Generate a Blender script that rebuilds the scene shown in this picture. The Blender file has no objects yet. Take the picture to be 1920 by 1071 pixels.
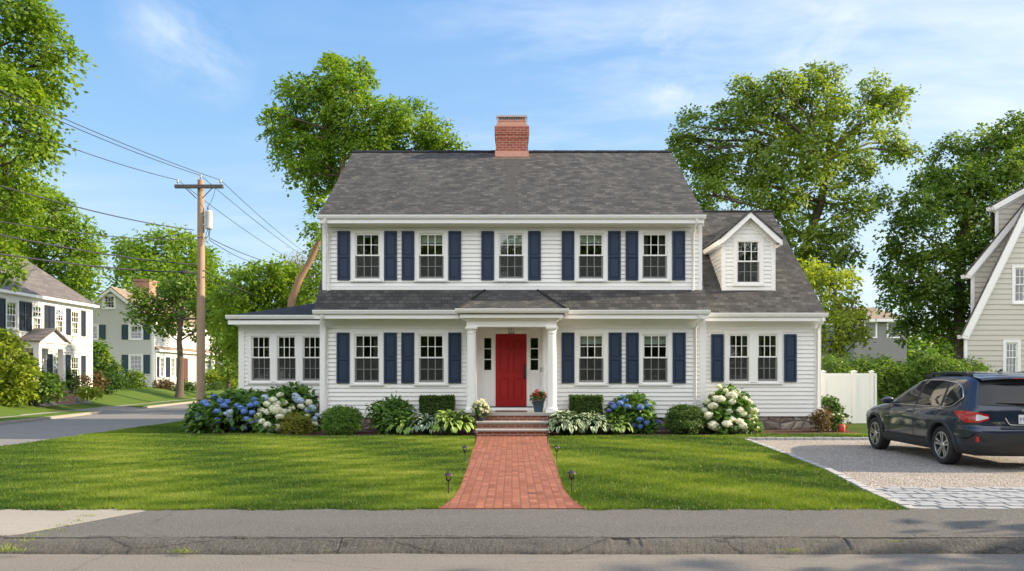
import bpy, bmesh, math, random
import numpy as np
from mathutils import Matrix, Vector
C = bpy.context.scene.collection
PI = math.pi
F = 1400.0; HZ = 705.0; CX = 960.0; EYE = 1.65
def W(px, Y): return (px-CX)/F*Y
def Z(py, Y): return EYE+(HZ-py)/F*Y
def G(px, py, z=0.12):
    Y = (EYE-z)*F/(py-HZ); return (W(px, Y), Y)

# ---------------------------------------------------------------- materials
def newmat(name):
    m = bpy.data.materials.new(name); m.use_nodes = True
    t = m.node_tree; return m, t, t.nodes['Principled BSDF']
def N(t, typ, **kw):
    n = t.nodes.new(typ)
    for k, v in kw.items():
        if k in n.inputs: n.inputs[k].default_value = v
        else: setattr(n, k, v)
    return n
def L(t, a, b): t.links.new(a, b)
def rgba(c): return (c[0], c[1], c[2], 1)
def mixc(t, fac, a, b, mode='MIX'):
    n = t.nodes.new('ShaderNodeMix'); n.data_type = 'RGBA'; n.blend_type = mode
    for sock, v in ((n.inputs[0], fac), (n.inputs[6], a), (n.inputs[7], b)):
        if hasattr(v, 'is_linked') or hasattr(v, 'links'): L(t, v, sock)
        elif isinstance(v, (int, float)): sock.default_value = v
        else: sock.default_value = rgba(v)
    return n.outputs[2]
def math_(t, op, a, b=None, c=None):
    n = t.nodes.new('ShaderNodeMath'); n.operation = op
    for i, v in enumerate((a, b, c)):
        if v is None: continue
        if isinstance(v, (int, float)): n.inputs[i].default_value = v
        else: L(t, v, n.inputs[i])
    return n.outputs[0]
def coords(t, kind='Object'):
    return t.nodes.new('ShaderNodeTexCoord').outputs[kind]
def noise(t, vec, scale, detail=4, rough=.55, out=0):
    n = N(t, 'ShaderNodeTexNoise', Scale=scale, Detail=detail, Roughness=rough)
    L(t, vec, n.inputs['Vector']); return n.outputs[out]
def ramp(t, fac, stops):
    r = t.nodes.new('ShaderNodeValToRGB'); e = r.color_ramp.elements
    while len(e) < len(stops): e.new(.5)
    for i, (p, c) in enumerate(stops):
        e[i].position = p; e[i].color = rgba(c) if not isinstance(c, (int, float)) else (c, c, c, 1)
    L(t, fac, r.inputs[0]); return r.outputs[0]
def mapping(t, vec, scale=(1, 1, 1), rot=(0, 0, 0), loc=(0, 0, 0)):
    n = t.nodes.new('ShaderNodeMapping'); n.inputs['Scale'].default_value = scale
    n.inputs['Rotation'].default_value = rot; n.inputs['Location'].default_value = loc
    L(t, vec, n.inputs['Vector']); return n.outputs[0]
def bump(t, b, height, strength=.4, dist=.02):
    n = N(t, 'ShaderNodeBump', Strength=strength, Distance=dist)
    L(t, height, n.inputs['Height']); L(t, n.outputs[0], b.inputs['Normal'])
def simple(name, col, rough=.6, metal=0, var=.12, scale=3, bmp=0, bscale=60, spec=.5):
    m, t, b = newmat(name)
    v = coords(t); nz = noise(t, v, scale, 5)
    L(t, mixc(t, nz, [c*(1-var) for c in col], [min(1, c*(1+var)) for c in col]), b.inputs['Base Color'])
    b.inputs['Roughness'].default_value = rough; b.inputs['Metallic'].default_value = metal
    b.inputs['Specular IOR Level'].default_value = spec
    if bmp: bump(t, b, noise(t, v, bscale, 3), bmp, .01)
    return m

M = {}
def white_mat(name, col=(.84, .83, .80), var=.05):
    m, t, b = newmat(name); v = coords(t)
    streak = noise(t, mapping(t, v, (2.2, 2.2, .35)), 1.6, 5)
    dirt = noise(t, v, 7, 6, .7)
    c = mixc(t, streak, [x*(1-var) for x in col], col)
    c = mixc(t, ramp(t, dirt, [(.45, 0.0), (.85, .22)]), c, [x*.86 for x in col])
    L(t, c, b.inputs['Base Color']); b.inputs['Roughness'].default_value = .5
    bump(t, b, noise(t, mapping(t, v, (3, 3, 40)), 3, 3), .08, .004)
    return m
M['siding'] = white_mat('white_siding')
M['trim'] = white_mat('white_trim', (.86, .85, .83), .03)
M['graysiding'] = white_mat('gray_siding', (.58, .565, .535))
M['beige'] = white_mat('beige_siding', (.56, .525, .455))
M['farwhite'] = white_mat('far_white', (.62, .61, .585))
M['navy'] = simple('navy_paint', (.012, .029, .068), .55, var=.12, scale=2)
M['dknavy'] = simple('dark_navy_paint', (.02, .028, .05), .5)
M['teal'] = simple('teal_paint', (.015, .05, .07), .5)
M['red'] = simple('red_paint', (.33, .001, .0035), .45, var=.06, scale=2)
M['black'] = simple('black_metal', (.015, .015, .016), .45)
M['brownmetal'] = simple('bronze_metal', (.06, .045, .038), .5, .4)
M['granite'] = simple('granite', (.36, .345, .32), .8, var=.3, scale=60, bmp=.3)
M['copper'] = simple('copper', (.52, .26, .19), .45, .45, var=.2, scale=9)
M['leadcap'] = simple('aged_metal', (.42, .36, .33), .5, .5, var=.2, scale=9)
M['room'] = simple('dark_room', (.035, .034, .03), .9, var=.5, scale=1.2)
M['curtain'] = simple('curtain', (.20, .19, .17), .9, var=.3, scale=12)
M['blind'] = simple('blind', (.60, .62, .58), .8, var=.06)
M['wood'] = None
def wood():
    m, t, b = newmat('weathered_pole_wood'); v = coords(t)
    g = noise(t, mapping(t, v, (14, 14, .35)), 2.5, 8, .7)
    c = mixc(t, g, (.20, .135, .085), (.52, .37, .25))
    c = mixc(t, ramp(t, noise(t, mapping(t, v, (30, 30, .5)), 3, 4), [(.6, 0.), (.68, 1.)]), c, (.12, .08, .055))
    L(t, c, b.inputs['Base Color']); b.inputs['Roughness'].default_value = .85
    bump(t, b, g, .5, .02); return m
M['wood'] = wood()
M['darkwood'] = simple('grey_crossarm_wood', (.12, .10, .09), .8, var=.3, scale=8)
M['ceramic'] = simple('insulator_ceramic', (.35, .36, .36), .3)
M['wire'] = simple('wire_black', (.035, .035, .038), .6)
M['greypaint'] = simple('grey_transformer', (.55, .56, .56), .45)

def glass_mat(name, refl, tint, rough=.015):
    m = bpy.data.materials.new(name); m.use_nodes = True; t = m.node_tree; t.nodes.clear()
    o = t.nodes.new('ShaderNodeOutputMaterial'); mx = t.nodes.new('ShaderNodeMixShader')
    tr = N(t, 'ShaderNodeBsdfTransparent', Color=rgba(tint)); gl = N(t, 'ShaderNodeBsdfGlossy', Roughness=rough)
    fr = N(t, 'ShaderNodeFresnel', IOR=1.5)
    v = coords(t)
    bp = N(t, 'ShaderNodeBump', Strength=.12, Distance=.03); L(t, noise(t, v, 2.0, 2), bp.inputs['Height'])
    L(t, bp.outputs[0], gl.inputs['Normal'])
    L(t, math_(t, 'ADD', math_(t, 'MULTIPLY', fr.outputs[0], 1.0), refl), mx.inputs[0])
    L(t, tr.outputs[0], mx.inputs[1]); L(t, gl.outputs[0], mx.inputs[2]); L(t, mx.outputs[0], o.inputs[0]); return m
M['glass'] = glass_mat('window_glass', .13, (.72, .78, .74))
M['clearglass'] = glass_mat('lantern_glass', .02, (.95, .95, .95))
M['screen'] = glass_mat('screened_glass', .0, (.5, .52, .5), .1)
def screen():
    m, t, b = newmat('insect_screen_glass')
    b.inputs['Base Color'].default_value = (.040, .043, .041, 1); b.inputs['Roughness'].default_value = .5
    b.inputs['Alpha'].default_value = .52; return m
M['screen'] = screen()

def shingle(name, c1, c2, c3, w=.17, h=.135):
    m, t, b = newmat(name); v = coords(t, 'UV')
    def br(sc, off, cc1, cc2, joint_shade=.012, wd=w):
        n = N(t, 'ShaderNodeTexBrick', Scale=1.0, offset=off)
        n.inputs['Brick Width'].default_value = wd; n.inputs['Row Height'].default_value = h
        n.inputs['Mortar Size'].default_value = joint_shade; n.inputs['Mortar Smooth'].default_value = .2
        n.inputs['Color1'].default_value = rgba(cc1); n.inputs['Color2'].default_value = rgba(cc2)
        n.inputs['Mortar'].default_value = rgba([x*.35 for x in cc1]); n.inputs['Bias'].default_value = 0  # tab joints, with the shadow lines under the butt edges painted in dark
        L(t, v, n.inputs['Vector']); return n
    a = br(1, .42, c1, c2, .005); a2 = br(1, .37, (0, 0, 0), (1, 1, 1), .0, w*1.6)
    gr = noise(t, v, 140, 3, .7); big = noise(t, v, .5, 5, .6)
    c = mixc(t, math_(t, 'MULTIPLY', a2.outputs[0], .75), a.outputs[0], c3)
    c = mixc(t, .35, c, mixc(t, gr, (.0, .0, .0), (1, 1, 1)), 'OVERLAY')
    c = mixc(t, ramp(t, big, [(.35, 0.), (.7, .14)]), c, [x*.75 for x in c1])
    L(t, c, b.inputs['Base Color']); b.inputs['Roughness'].default_value = .9; b.inputs['Specular IOR Level'].default_value = .25
    sep = t.nodes.new('ShaderNodeSeparateXYZ'); L(t, v, sep.inputs[0])
    fr = math_(t, 'FRACT', math_(t, 'DIVIDE', sep.outputs[1], h))
    hgt = math_(t, 'SUBTRACT', math_(t, 'SUBTRACT', 1.0, fr), math_(t, 'MULTIPLY', a.outputs['Fac'], .8))
    hgt = math_(t, 'ADD', hgt, math_(t, 'MULTIPLY', a2.outputs[0], .3))
    bump(t, b, hgt, .7, .018); return m
M['roof'] = shingle('asphalt_shingles', (.060, .059, .058), (.124, .118, .110), (.030, .031, .034))
M['roofnavy'] = shingle('dark_asphalt_shingles', (.030, .036, .052), (.055, .060, .078), (.03, .034, .045))
M['rooftan'] = shingle('tan_shingles', (.26, .20, .155), (.34, .27, .21), (.22, .17, .13), .5, .25)
M['roofgrey'] = shingle('grey_shingles', (.14, .125, .12), (.20, .18, .17), (.11, .10, .10), .4, .2)

def brickmat(name, c1, c2, mortar, bw, bh, ms, kind='xz', bumpd=.008, sc=1.0, off=.5):
    m, t, b = newmat(name)
    if kind == 'uv': v = coords(t, 'UV')
    else:
        o = coords(t); sep = t.nodes.new('ShaderNodeSeparateXYZ'); L(t, o, sep.inputs[0])
        cb = t.nodes.new('ShaderNodeCombineXYZ')
        L(t, math_(t, 'ADD', sep.outputs[0], sep.outputs[1]), cb.inputs[0]); L(t, sep.outputs[2], cb.inputs[1]); v = cb.outputs[0]
    n = N(t, 'ShaderNodeTexBrick', Scale=sc, offset=off)
    n.inputs['Brick Width'].default_value = bw; n.inputs['Row Height'].default_value = bh
    n.inputs['Mortar Size'].default_value = ms; n.inputs['Mortar Smooth'].default_value = .3
    n.inputs['Color1'].default_value = rgba(c1); n.inputs['Color2'].default_value = rgba(c2); n.inputs['Mortar'].default_value = rgba(mortar)
    dv = noise(t, v, 6, 3, out=1)
    vv = mixc(t, .012, v, dv); L(t, vv, n.inputs['Vector'])
    c = mixc(t, .5, n.outputs[0], mixc(t, noise(t, v, 30, 5, .7), (.15, .15, .15), (.85, .85, .85)), 'OVERLAY')
    c = mixc(t, ramp(t, noise(t, v, 1.1, 5), [(.4, 0.), (.75, .4)]), c, [x*.6 for x in c1])
    L(t, c, b.inputs['Base Color']); b.inputs['Roughness'].default_value = .85
    h = math_(t, 'SUBTRACT', math_(t, 'MULTIPLY', noise(t, v, 50, 3), .3), n.outputs['Fac'])
    bump(t, b, h, .8, bumpd); return m
M['chimneybrick'] = brickmat('chimney_brick', (.30, .060, .035), (.40, .10, .06), (.50, .33, .26), .22, .078, .011)
M['stepbrick'] = brickmat('step_brick', (.24, .07, .045), (.31, .10, .065), (.42, .36, .30), .21, .075, .009)
M['pathbrick'] = brickmat('path_brick', (.22, .058, .030), (.36, .125, .070), (.16, .085, .055), .20, .105, .011, 'uv')
M['blocks'] = brickmat('granite_blocks', (.42, .41, .41), (.54, .53, .52), (.15, .14, .13), .26, .115, .012, 'uv', .02)
M['kerbstone'] = brickmat('granite_kerb', (.34, .33, .33), (.48, .47, .46), (.12, .11, .10), .24, .3, .012, 'uv', .02)
M['farbrick'] = brickmat('far_brick', (.35, .15, .10), (.42, .2, .14), (.4, .33, .28), .22, .08, .012)

def foundation():
    m, t, b = newmat('fieldstone'); o = coords(t)
    v = mapping(t, o, (3.0, 3.0, 4.6)); w = N(t, 'ShaderNodeTexVoronoi', Scale=1.0, Randomness=.8); L(t, mixc(t, .10, v, noise(t, v, 3, 2, out=1)), w.inputs['Vector'])
    e = N(t, 'ShaderNodeTexVoronoi', Scale=1.0, Randomness=.8, feature='DISTANCE_TO_EDGE'); L(t, mixc(t, .10, v, noise(t, v, 3, 2, out=1)), e.inputs['Vector'])
    c = ramp(t, w.outputs['Color'], [(.2, (.22, .19, .16)), (.5, (.36, .29, .22)), (.8, (.46, .43, .40))])
    c = mixc(t, .5, c, mixc(t, noise(t, o, 25, 5), (.2, .2, .2), (.8, .8, .8)), 'OVERLAY')
    k = ramp(t, e.outputs[0], [(.03, 0.), (.10, 1.)])
    L(t, mixc(t, k, (.13, .12, .11), c), b.inputs['Base Color']); b.inputs['Roughness'].default_value = .9
    bump(t, b, ramp(t, e.outputs[0], [(.0, 0.), (.35, 1.)]), .9, .05); return m
M['stone'] = foundation()

def asphalt(name, c1, c2, speck=.5, warm=(.30, .26, .21), cs=.55, cw=.0045, ca=.35, stretch=(.6, 1.6, 1)):
    m, t, b = newmat(name); o = coords(t)
    f = ramp(t, noise(t, o, 48, 5, .85), [(.32, 0.), (.68, 1.)]); big = noise(t, mapping(t, o, (.35, 1.3, 1)), .9, 6, .65)
    c = mixc(t, f, c1, c2)
    c = mixc(t, ramp(t, big, [(.38, 0.), (.72, .6)]), c, warm)
    vo = N(t, 'ShaderNodeTexVoronoi', Scale=38.0); L(t, o, vo.inputs['Vector'])
    c = mixc(t, ramp(t, vo.outputs['Distance'], [(.10, speck), (.24, 0.)]), c, (.42, .40, .37))
    cr = N(t, 'ShaderNodeTexVoronoi', Scale=cs, feature='DISTANCE_TO_EDGE', Randomness=1.0)
    L(t, mixc(t, .16, mapping(t, o, stretch), noise(t, o, 2.2, 6, .7, out=1)), cr.inputs['Vector'])
    c = mixc(t, ramp(t, cr.outputs[0], [(cw*.25, ca), (cw, 0.)]), c, (.04, .037, .034))
    L(t, c, b.inputs['Base Color']); b.inputs['Roughness'].default_value = .88; b.inputs['Specular IOR Level'].default_value = .3
    bump(t, b, math_(t, 'ADD', f, math_(t, 'MULTIPLY', vo.outputs['Distance'], .8)), .55, .006); return m
M['walk'] = asphalt('asphalt_pavement', (.045, .043, .040), (.19, .180, .165), .7, (.165, .152, .135))
M['street'] = asphalt('asphalt_street', (.11, .100, .088), (.27, .248, .22), .5, (.25, .222, .188))
M['sidestreet'] = asphalt('asphalt_side_street', (.17, .165, .165), (.22, .215, .21), .2, (.26, .24, .22))
M['concrete'] = asphalt('concrete', (.30, .275, .235), (.40, .37, .32), .25, (.30, .27, .23))
M['berm'] = asphalt('asphalt_berm', (.038, .036, .033), (.15, .140, .126), .3, (.15, .136, .118), 1.5, .016, .75, (.55, 2.2, 1.6))

def gravel():
    m, t, b = newmat('gravel'); o = coords(t)
    v = N(t, 'ShaderNodeTexVoronoi', Scale=34.0); L(t, o, v.inputs['Vector'])
    v2 = N(t, 'ShaderNodeTexVoronoi', Scale=70.0); L(t, o, v2.inputs['Vector'])
    c = ramp(t, v.outputs['Color'], [(.15, (.17, .14, .115)), (.4, (.34, .295, .25)), (.6, (.44, .39, .345)), (.85, (.62, .57, .52))])
    c2 = ramp(t, v2.outputs['Color'], [(.2, (.16, .14, .12)), (.8, (.5, .45, .40))])
    c = mixc(t, .35, c, c2)
    c = mixc(t, ramp(t, noise(t, o, .8, 6, .7), [(.4, 0.), (.8, .5)]), c, (.24, .205, .165))
    c = mixc(t, ramp(t, noise(t, o, 2.4, 6, .75), [(.62, 0.), (.72, .45)]), c, (.11, .15, .05))
    L(t, c, b.inputs['Base Color']); b.inputs['Roughness'].default_value = .9
    bump(t, b, math_(t, 'SUBTRACT', 1.0, v.outputs['Distance']), 1.0, .03); return m
M['gravel'] = gravel()
def mulch():
    m, t, b = newmat('mulch'); o = coords(t)
    f = noise(t, mapping(t, o, (1, 1, 1)), 40, 6, .8)
    L(t, mixc(t, f, (.03, .012, .007), (.13, .052, .032)), b.inputs['Base Color']); b.inputs['Roughness'].default_value = 1
    bump(t, b, f, 1.0, .05); return m
M['mulch'] = mulch()
def turf(name, a, bcol, c3):
    m, t, b = newmat(name); o = coords(t)
    f = noise(t, mapping(t, o, (1, 1, 1)), 30, 5, .8); g = noise(t, mapping(t, o, (.5, 1.4, 1)), 1.0, 6, .7)
    c = mixc(t, f, a, bcol); c = mixc(t, ramp(t, g, [(.4, 0.), (.75, .7)]), c, c3)
    L(t, c, b.inputs['Base Color']); b.inputs['Roughness'].default_value = .95; b.inputs['Specular IOR Level'].default_value = .1
    bump(t, b, f, .8, .04); return m
M['turf'] = turf('turf', (.028, .055, .008), (.065, .11, .016), (.085, .105, .022))
M['farturf'] = turf('far_turf', (.065, .12, .018), (.12, .19, .035), (.13, .17, .04))
M['groundm'] = turf('ground_cover', (.045, .06, .02), (.09, .11, .035), (.1, .09, .045))

def leafmat(name, cols, trans=.35, rough=.5, attr='var', gloss=.25):
    m = bpy.data.materials.new(name); m.use_nodes = True; t = m.node_tree; t.nodes.clear()
    o = t.nodes.new('ShaderNodeOutputMaterial'); b = t.nodes.new('ShaderNodeBsdfPrincipled')
    at = t.nodes.new('ShaderNodeAttribute'); at.attribute_name = attr
    n = len(cols); c = ramp(t, at.outputs['Fac'], [(i/(n-1) if n > 1 else 0, cc) for i, cc in enumerate(cols)])
    L(t, c, b.inputs['Base Color']); b.inputs['Roughness'].default_value = rough; b.inputs['Specular IOR Level'].default_value = gloss
    tr = t.nodes.new('ShaderNodeBsdfTranslucent'); L(t, mixc(t, 1.0, c, (1.7, 1.6, .7), 'MULTIPLY'), tr.inputs['Color'])
    mx = t.nodes.new('ShaderNodeMixShader'); mx.inputs[0].default_value = trans
    L(t, b.outputs[0], mx.inputs[1]); L(t, tr.outputs[0], mx.inputs[2]); L(t, mx.outputs[0], o.inputs[0]); return m
M['maple'] = leafmat('maple_leaves', [(.065, .14, .012), (.15, .255, .022), (.27, .38, .04)], .45)
M['oak'] = leafmat('oak_leaves', [(.08, .15, .02), (.165, .25, .035), (.30, .37, .055)], .42)
M['dark'] = leafmat('dark_leaves', [(.045, .11, .015), (.12, .21, .028), (.25, .34, .045)], .35)
M['yellow'] = leafmat('yellow_green_leaves', [(.13, .19, .022), (.24, .32, .035), (.38, .44, .06)], .45)
M['bush'] = leafmat('bush_leaves', [(.03, .07, .013), (.06, .125, .022), (.12, .20, .04)], .25)
M['box'] = leafmat('boxwood_leaves', [(.05, .115, .018), (.11, .21, .03), (.20, .32, .055)], .25)
M['boxdark'] = leafmat('dark_boxwood_leaves', [(.032, .07, .015), (.065, .125, .022), (.12, .19, .038)], .25)
M['hedge'] = leafmat('hedge_leaves', [(.05, .11, .015), (.11, .20, .028), (.20, .30, .045)], .35)
M['brownleaf'] = leafmat('bronze_leaves', [(.07, .05, .02), (.14, .09, .035), (.2, .15, .05)], .25)
M['hydleaf'] = leafmat('hydrangea_leaves', [(.04, .10, .018), (.08, .17, .028), (.16, .27, .045)], .22, .4)
M['spirea'] = leafmat('spirea_leaves', [(.10, .13, .02), (.2, .22, .03), (.32, .24, .04)], .3)
M['grass'] = leafmat('grass_blades', [(.040, .092, .010), (.105, .180, .020), (.22, .295, .05), (.40, .39, .16)], .35, .55, gloss=.2)
M['bluefl'] = leafmat('blue_petals', [(.10, .20, .52), (.20, .34, .74), (.40, .52, .86)], .2, .7)
M['palefl'] = leafmat('pale_blue_petals', [(.36, .46, .72), (.52, .62, .80), (.62, .70, .78)], .2, .7)
M['whitefl'] = leafmat('white_petals', [(.66, .68, .50), (.82, .82, .74), (.88, .87, .84)], .2, .7)
M['redfl'] = leafmat('red_petals', [(.5, .03, .03), (.7, .08, .06), (.8, .25, .2)], .2, .7)
M['purplefl'] = leafmat('purple_blue_petals', [(.12, .12, .42), (.20, .22, .60), (.34, .38, .72)], .2, .7)
def hosta(name, g1, g2, edge, cut):
    m, t, b = newmat(name); v = coords(t, 'UV'); sep = t.nodes.new('ShaderNodeSeparateXYZ'); L(t, v, sep.inputs[0])
    at = t.nodes.new('ShaderNodeAttribute'); at.attribute_name = 'var'
    c = mixc(t, at.outputs['Fac'], g1, g2)
    e = math_(t, 'ADD', math_(t, 'ABSOLUTE', sep.outputs[0]), math_(t, 'MULTIPLY', noise(t, v, 5, 2), .18))
    c = mixc(t, ramp(t, e, [(cut, 0.), (cut+.08, 1.)]), c, edge)
    L(t, c, b.inputs['Base Color']); b.inputs['Roughness'].default_value = .45
    w = N(t, 'ShaderNodeTexWave', Scale=3.0, bands_direction='X'); L(t, v, w.inputs['Vector'])
    bump(t, b, w.outputs[1], .3, .02); return m
M['hosta_green'] = hosta('hosta_green', (.07, .16, .02), (.16, .28, .04), (.30, .38, .08), .82)
M['hosta_white'] = hosta('hosta_variegated', (.04, .11, .03), (.08, .18, .05), (.60, .66, .42), .62)
M['hosta_blue'] = hosta('hosta_blue_green', (.035, .085, .04), (.07, .13, .07), (.45, .52, .38), .66)
M['hosta_gold'] = hosta('hosta_gold', (.10, .21, .025), (.22, .36, .045), (.45, .52, .12), .80)
def bark(name, a, bb):
    m, t, b = newmat(name); v = coords(t)
    g = noise(t, mapping(t, v, (6, 6, 1.2)), 2.5, 8, .75)
    L(t, mixc(t, g, a, bb), b.inputs['Base Color']); b.inputs['Roughness'].default_value = .95
    bump(t, b, g, .8, .05); return m
M['bark'] = bark('bark', (.05, .038, .028), (.16, .125, .095))
M['warmbark'] = bark('warm_bark', (.17, .10, .06), (.42, .27, .16))

# ---------------------------------------------------------------- mesh builder
SH = {}
def shift(o):
    return SH.get(o.name, Vector((0, 0, 0))) if o else Vector((0, 0, 0))
class MB:
    def __init__(s, mtx=None): s.v = []; s.f = []; s.uv = []; s.sm = []; s.M = mtx; s.mi = []; s.cur = 0
    def add(s, vs, fs, smooth=False, uvs=None):
        b = len(s.v)
        for p in vs:
            p = Vector(p); s.v.append(s.M @ p if s.M else p)
        for i, f in enumerate(fs):
            s.f.append([b+j for j in f]); s.sm.append(smooth); s.mi.append(s.cur)
            s.uv.append(uvs[i] if uvs else None)
        return s
    def box(s, x0, x1, y0, y1, z0, z1):
        if x0 > x1: x0, x1 = x1, x0
        if y0 > y1: y0, y1 = y1, y0
        if z0 > z1: z0, z1 = z1, z0
        v = [(x, y, z) for z in (z0, z1) for y in (y0, y1) for x in (x0, x1)]
        return s.add(v, [(0, 2, 3, 1), (4, 5, 7, 6), (0, 1, 5, 4), (1, 3, 7, 5), (3, 2, 6, 7), (2, 0, 4, 6)])
    def quad(s, *p, sc=1.0):
        p = [Vector(q) for q in p]; u = (p[1]-p[0]).normalized(); n = u.cross(p[-1]-p[0]).normalized(); w = n.cross(u)
        if abs(p[0].z-p[1].z) < 1e-6 and abs(n.z) < .999:
            pass
        uv = [((q-p[0]).dot(u)*sc+p[0].dot(u), (q-p[0]).dot(w)*sc) for q in p]
        return s.add(p, [tuple(range(len(p)))], uvs=[uv])
    def slab(s, pts, th):
        """roof panel: pts polygon (first edge is the eave), extruded down along its normal"""
        p = [Vector(q) for q in pts]; u = (p[1]-p[0]).normalized(); n = u.cross(p[-1]-p[0]).normalized()
        if n.z < 0: n = -n
        s.quad(*p)
        q = [a-n*th for a in p]; k = len(p)
        s.add(q, [tuple(range(k))[::-1]])
        for i in range(k):
            j = (i+1) % k; s.quad(p[i], p[j], q[j], q[i])
        return s
    def prism(s, prof, axis, a, b, smooth=False):
        k = len(prof)
        def mk(p, t): return {'x': (t, p[0], p[1]), 'y': (p[0], t, p[1]), 'z': (p[0], p[1], t)}[axis]
        v = [mk(p, a) for p in prof]+[mk(p, b) for p in prof]
        fs = [tuple(range(k))[::-1], tuple(range(k, 2*k))]+[(i, (i+1) % k, k+(i+1) % k, k+i) for i in range(k)]
        return s.add(v, fs, smooth)
    def tube(s, pts, rad, n=8, cap=True):
        pts = [Vector(p) for p in pts]
        if not hasattr(rad, '__len__'): rad = [rad]*len(pts)
        ref = None; vs = []
        for i, p in enumerate(pts):
            d = (pts[min(i+1, len(pts)-1)]-pts[max(i-1, 0)]).normalized()
            if ref is None: ref = d.orthogonal().normalized()
            u = (ref-d*ref.dot(d)).normalized() if (ref-d*ref.dot(d)).length > 1e-4 else d.orthogonal().normalized()
            ref = u; w = d.cross(u)
            for k in range(n):
                a = 2*PI*k/n; vs.append(p+(u*math.cos(a)+w*math.sin(a))*rad[i])
        fs = [(i*n+k, i*n+(k+1) % n, (i+1)*n+(k+1) % n, (i+1)*n+k) for i in range(len(pts)-1) for k in range(n)]
        s.add(vs, fs, True)
        if cap:
            s.add(vs[:n], [tuple(range(n))[::-1]]); s.add(vs[-n:], [tuple(range(n))])
        return s
    def lathe(s, prof, c=(0, 0, 0), n=20, axis='z', smooth=True, cap=True):
        vs = []
        for r, h in prof:
            for k in range(n):
                a = 2*PI*k/n; x, y = r*math.cos(a), r*math.sin(a)
                p = (x, y, h) if axis == 'z' else ((x, h, y) if axis == 'y' else (h, x, y))
                vs.append((p[0]+c[0], p[1]+c[1], p[2]+c[2]))
        fs = [(i*n+k, i*n+(k+1) % n, (i+1)*n+(k+1) % n, (i+1)*n+k) for i in range(len(prof)-1) for k in range(n)]
        s.add(vs, fs, smooth)
        if cap: s.add(vs[:n], [tuple(range(n))[::-1]]); s.add(vs[-n:], [tuple(range(n))])
        return s
    def mesh(s, name, mats, off=Vector((0, 0, 0))):
        me = bpy.data.meshes.new(name); me.from_pydata([tuple(v-off) for v in s.v], [], s.f)
        me.polygons.foreach_set('use_smooth', s.sm); me.polygons.foreach_set('material_index', s.mi)
        if any(u for u in s.uv):
            l = me.uv_layers.new(name='UVMap'); d = l.data; k = 0
            for i, f in enumerate(s.f):
                u = s.uv[i]
                for j in range(len(f)):
                    d[k].uv = u[j] if u else (s.v[f[j]].x+s.v[f[j]].y, s.v[f[j]].z)
                    k += 1
        for m in (mats if isinstance(mats, (list, tuple)) else [mats]): me.materials.append(m)
        bm = bmesh.new(); bm.from_mesh(me); bmesh.ops.recalc_face_normals(bm, faces=bm.faces[:]) if len(s.f) < 6000 else None
        bm.to_mesh(me); bm.free(); me.update(); return me
    def build(s, name, mats, parent=None, **tagkw):
        o = bpy.data.objects.new(name, s.mesh(name, mats, shift(parent))); C.objects.link(o)
        if parent: o.parent = parent; SH[o.name] = shift(parent)
        if tagkw: tag(o, **tagkw)
        return o
def tag(o, label=None, cat=None, group=None, kind=None):
    if label: o['label'] = label
    if cat: o['category'] = cat
    if group: o['group'] = group
    if kind: o['kind'] = kind
    return o
def thing(name, label, cat, loc=(0, 0, 0), rz=0, group=None, local=False):
    o = bpy.data.objects.new(name, None); o.empty_display_size = .2; C.objects.link(o)
    o.location = loc; o.rotation_euler = (0, 0, rz); tag(o, label, cat, group)
    SH[o.name] = Vector((0, 0, 0)) if local else Vector(loc); return o
def put(name, me, parent, loc=None, rz=0, **kw):
    o = bpy.data.objects.new(name, me); C.objects.link(o); o.parent = parent
    if loc is not None: o.location = Vector(loc)-shift(parent)
    o.rotation_euler = (0, 0, rz); SH[o.name] = Vector((0, 0, 0))
    if kw: tag(o, **kw)
    return o
def copy_tree(o, parent=None):
    c = o.copy(); C.objects.link(c); c.parent = parent
    for ch in [x for x in o.children]: copy_tree(ch, c)
    return c
def arrmesh(name, verts, nper, mat, var=None, uv=None):
    """mesh of len(verts)/nper separate polygons from a numpy array"""
    verts = np.asarray(verts, dtype=np.float32).reshape(-1, 3); n = len(verts); nf = n//nper
    me = bpy.data.meshes.new(name); me.vertices.add(n); me.vertices.foreach_set('co', verts.ravel())
    me.loops.add(n); me.loops.foreach_set('vertex_index', np.arange(n, dtype=np.int32))
    me.polygons.add(nf); me.polygons.foreach_set('loop_start', np.arange(0, n, nper, dtype=np.int32))
    me.polygons.foreach_set('loop_total', np.full(nf, nper, dtype=np.int32))
    if var is not None:
        a = me.attributes.new('var', 'FLOAT', 'FACE'); a.data.foreach_set('value', np.asarray(var, dtype=np.float32))
    if uv is not None:
        l = me.uv_layers.new(name='UVMap'); l.data.foreach_set('uv', np.asarray(uv, dtype=np.float32).ravel())
    me.materials.append(mat); me.update(); me.validate(); return me

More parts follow.
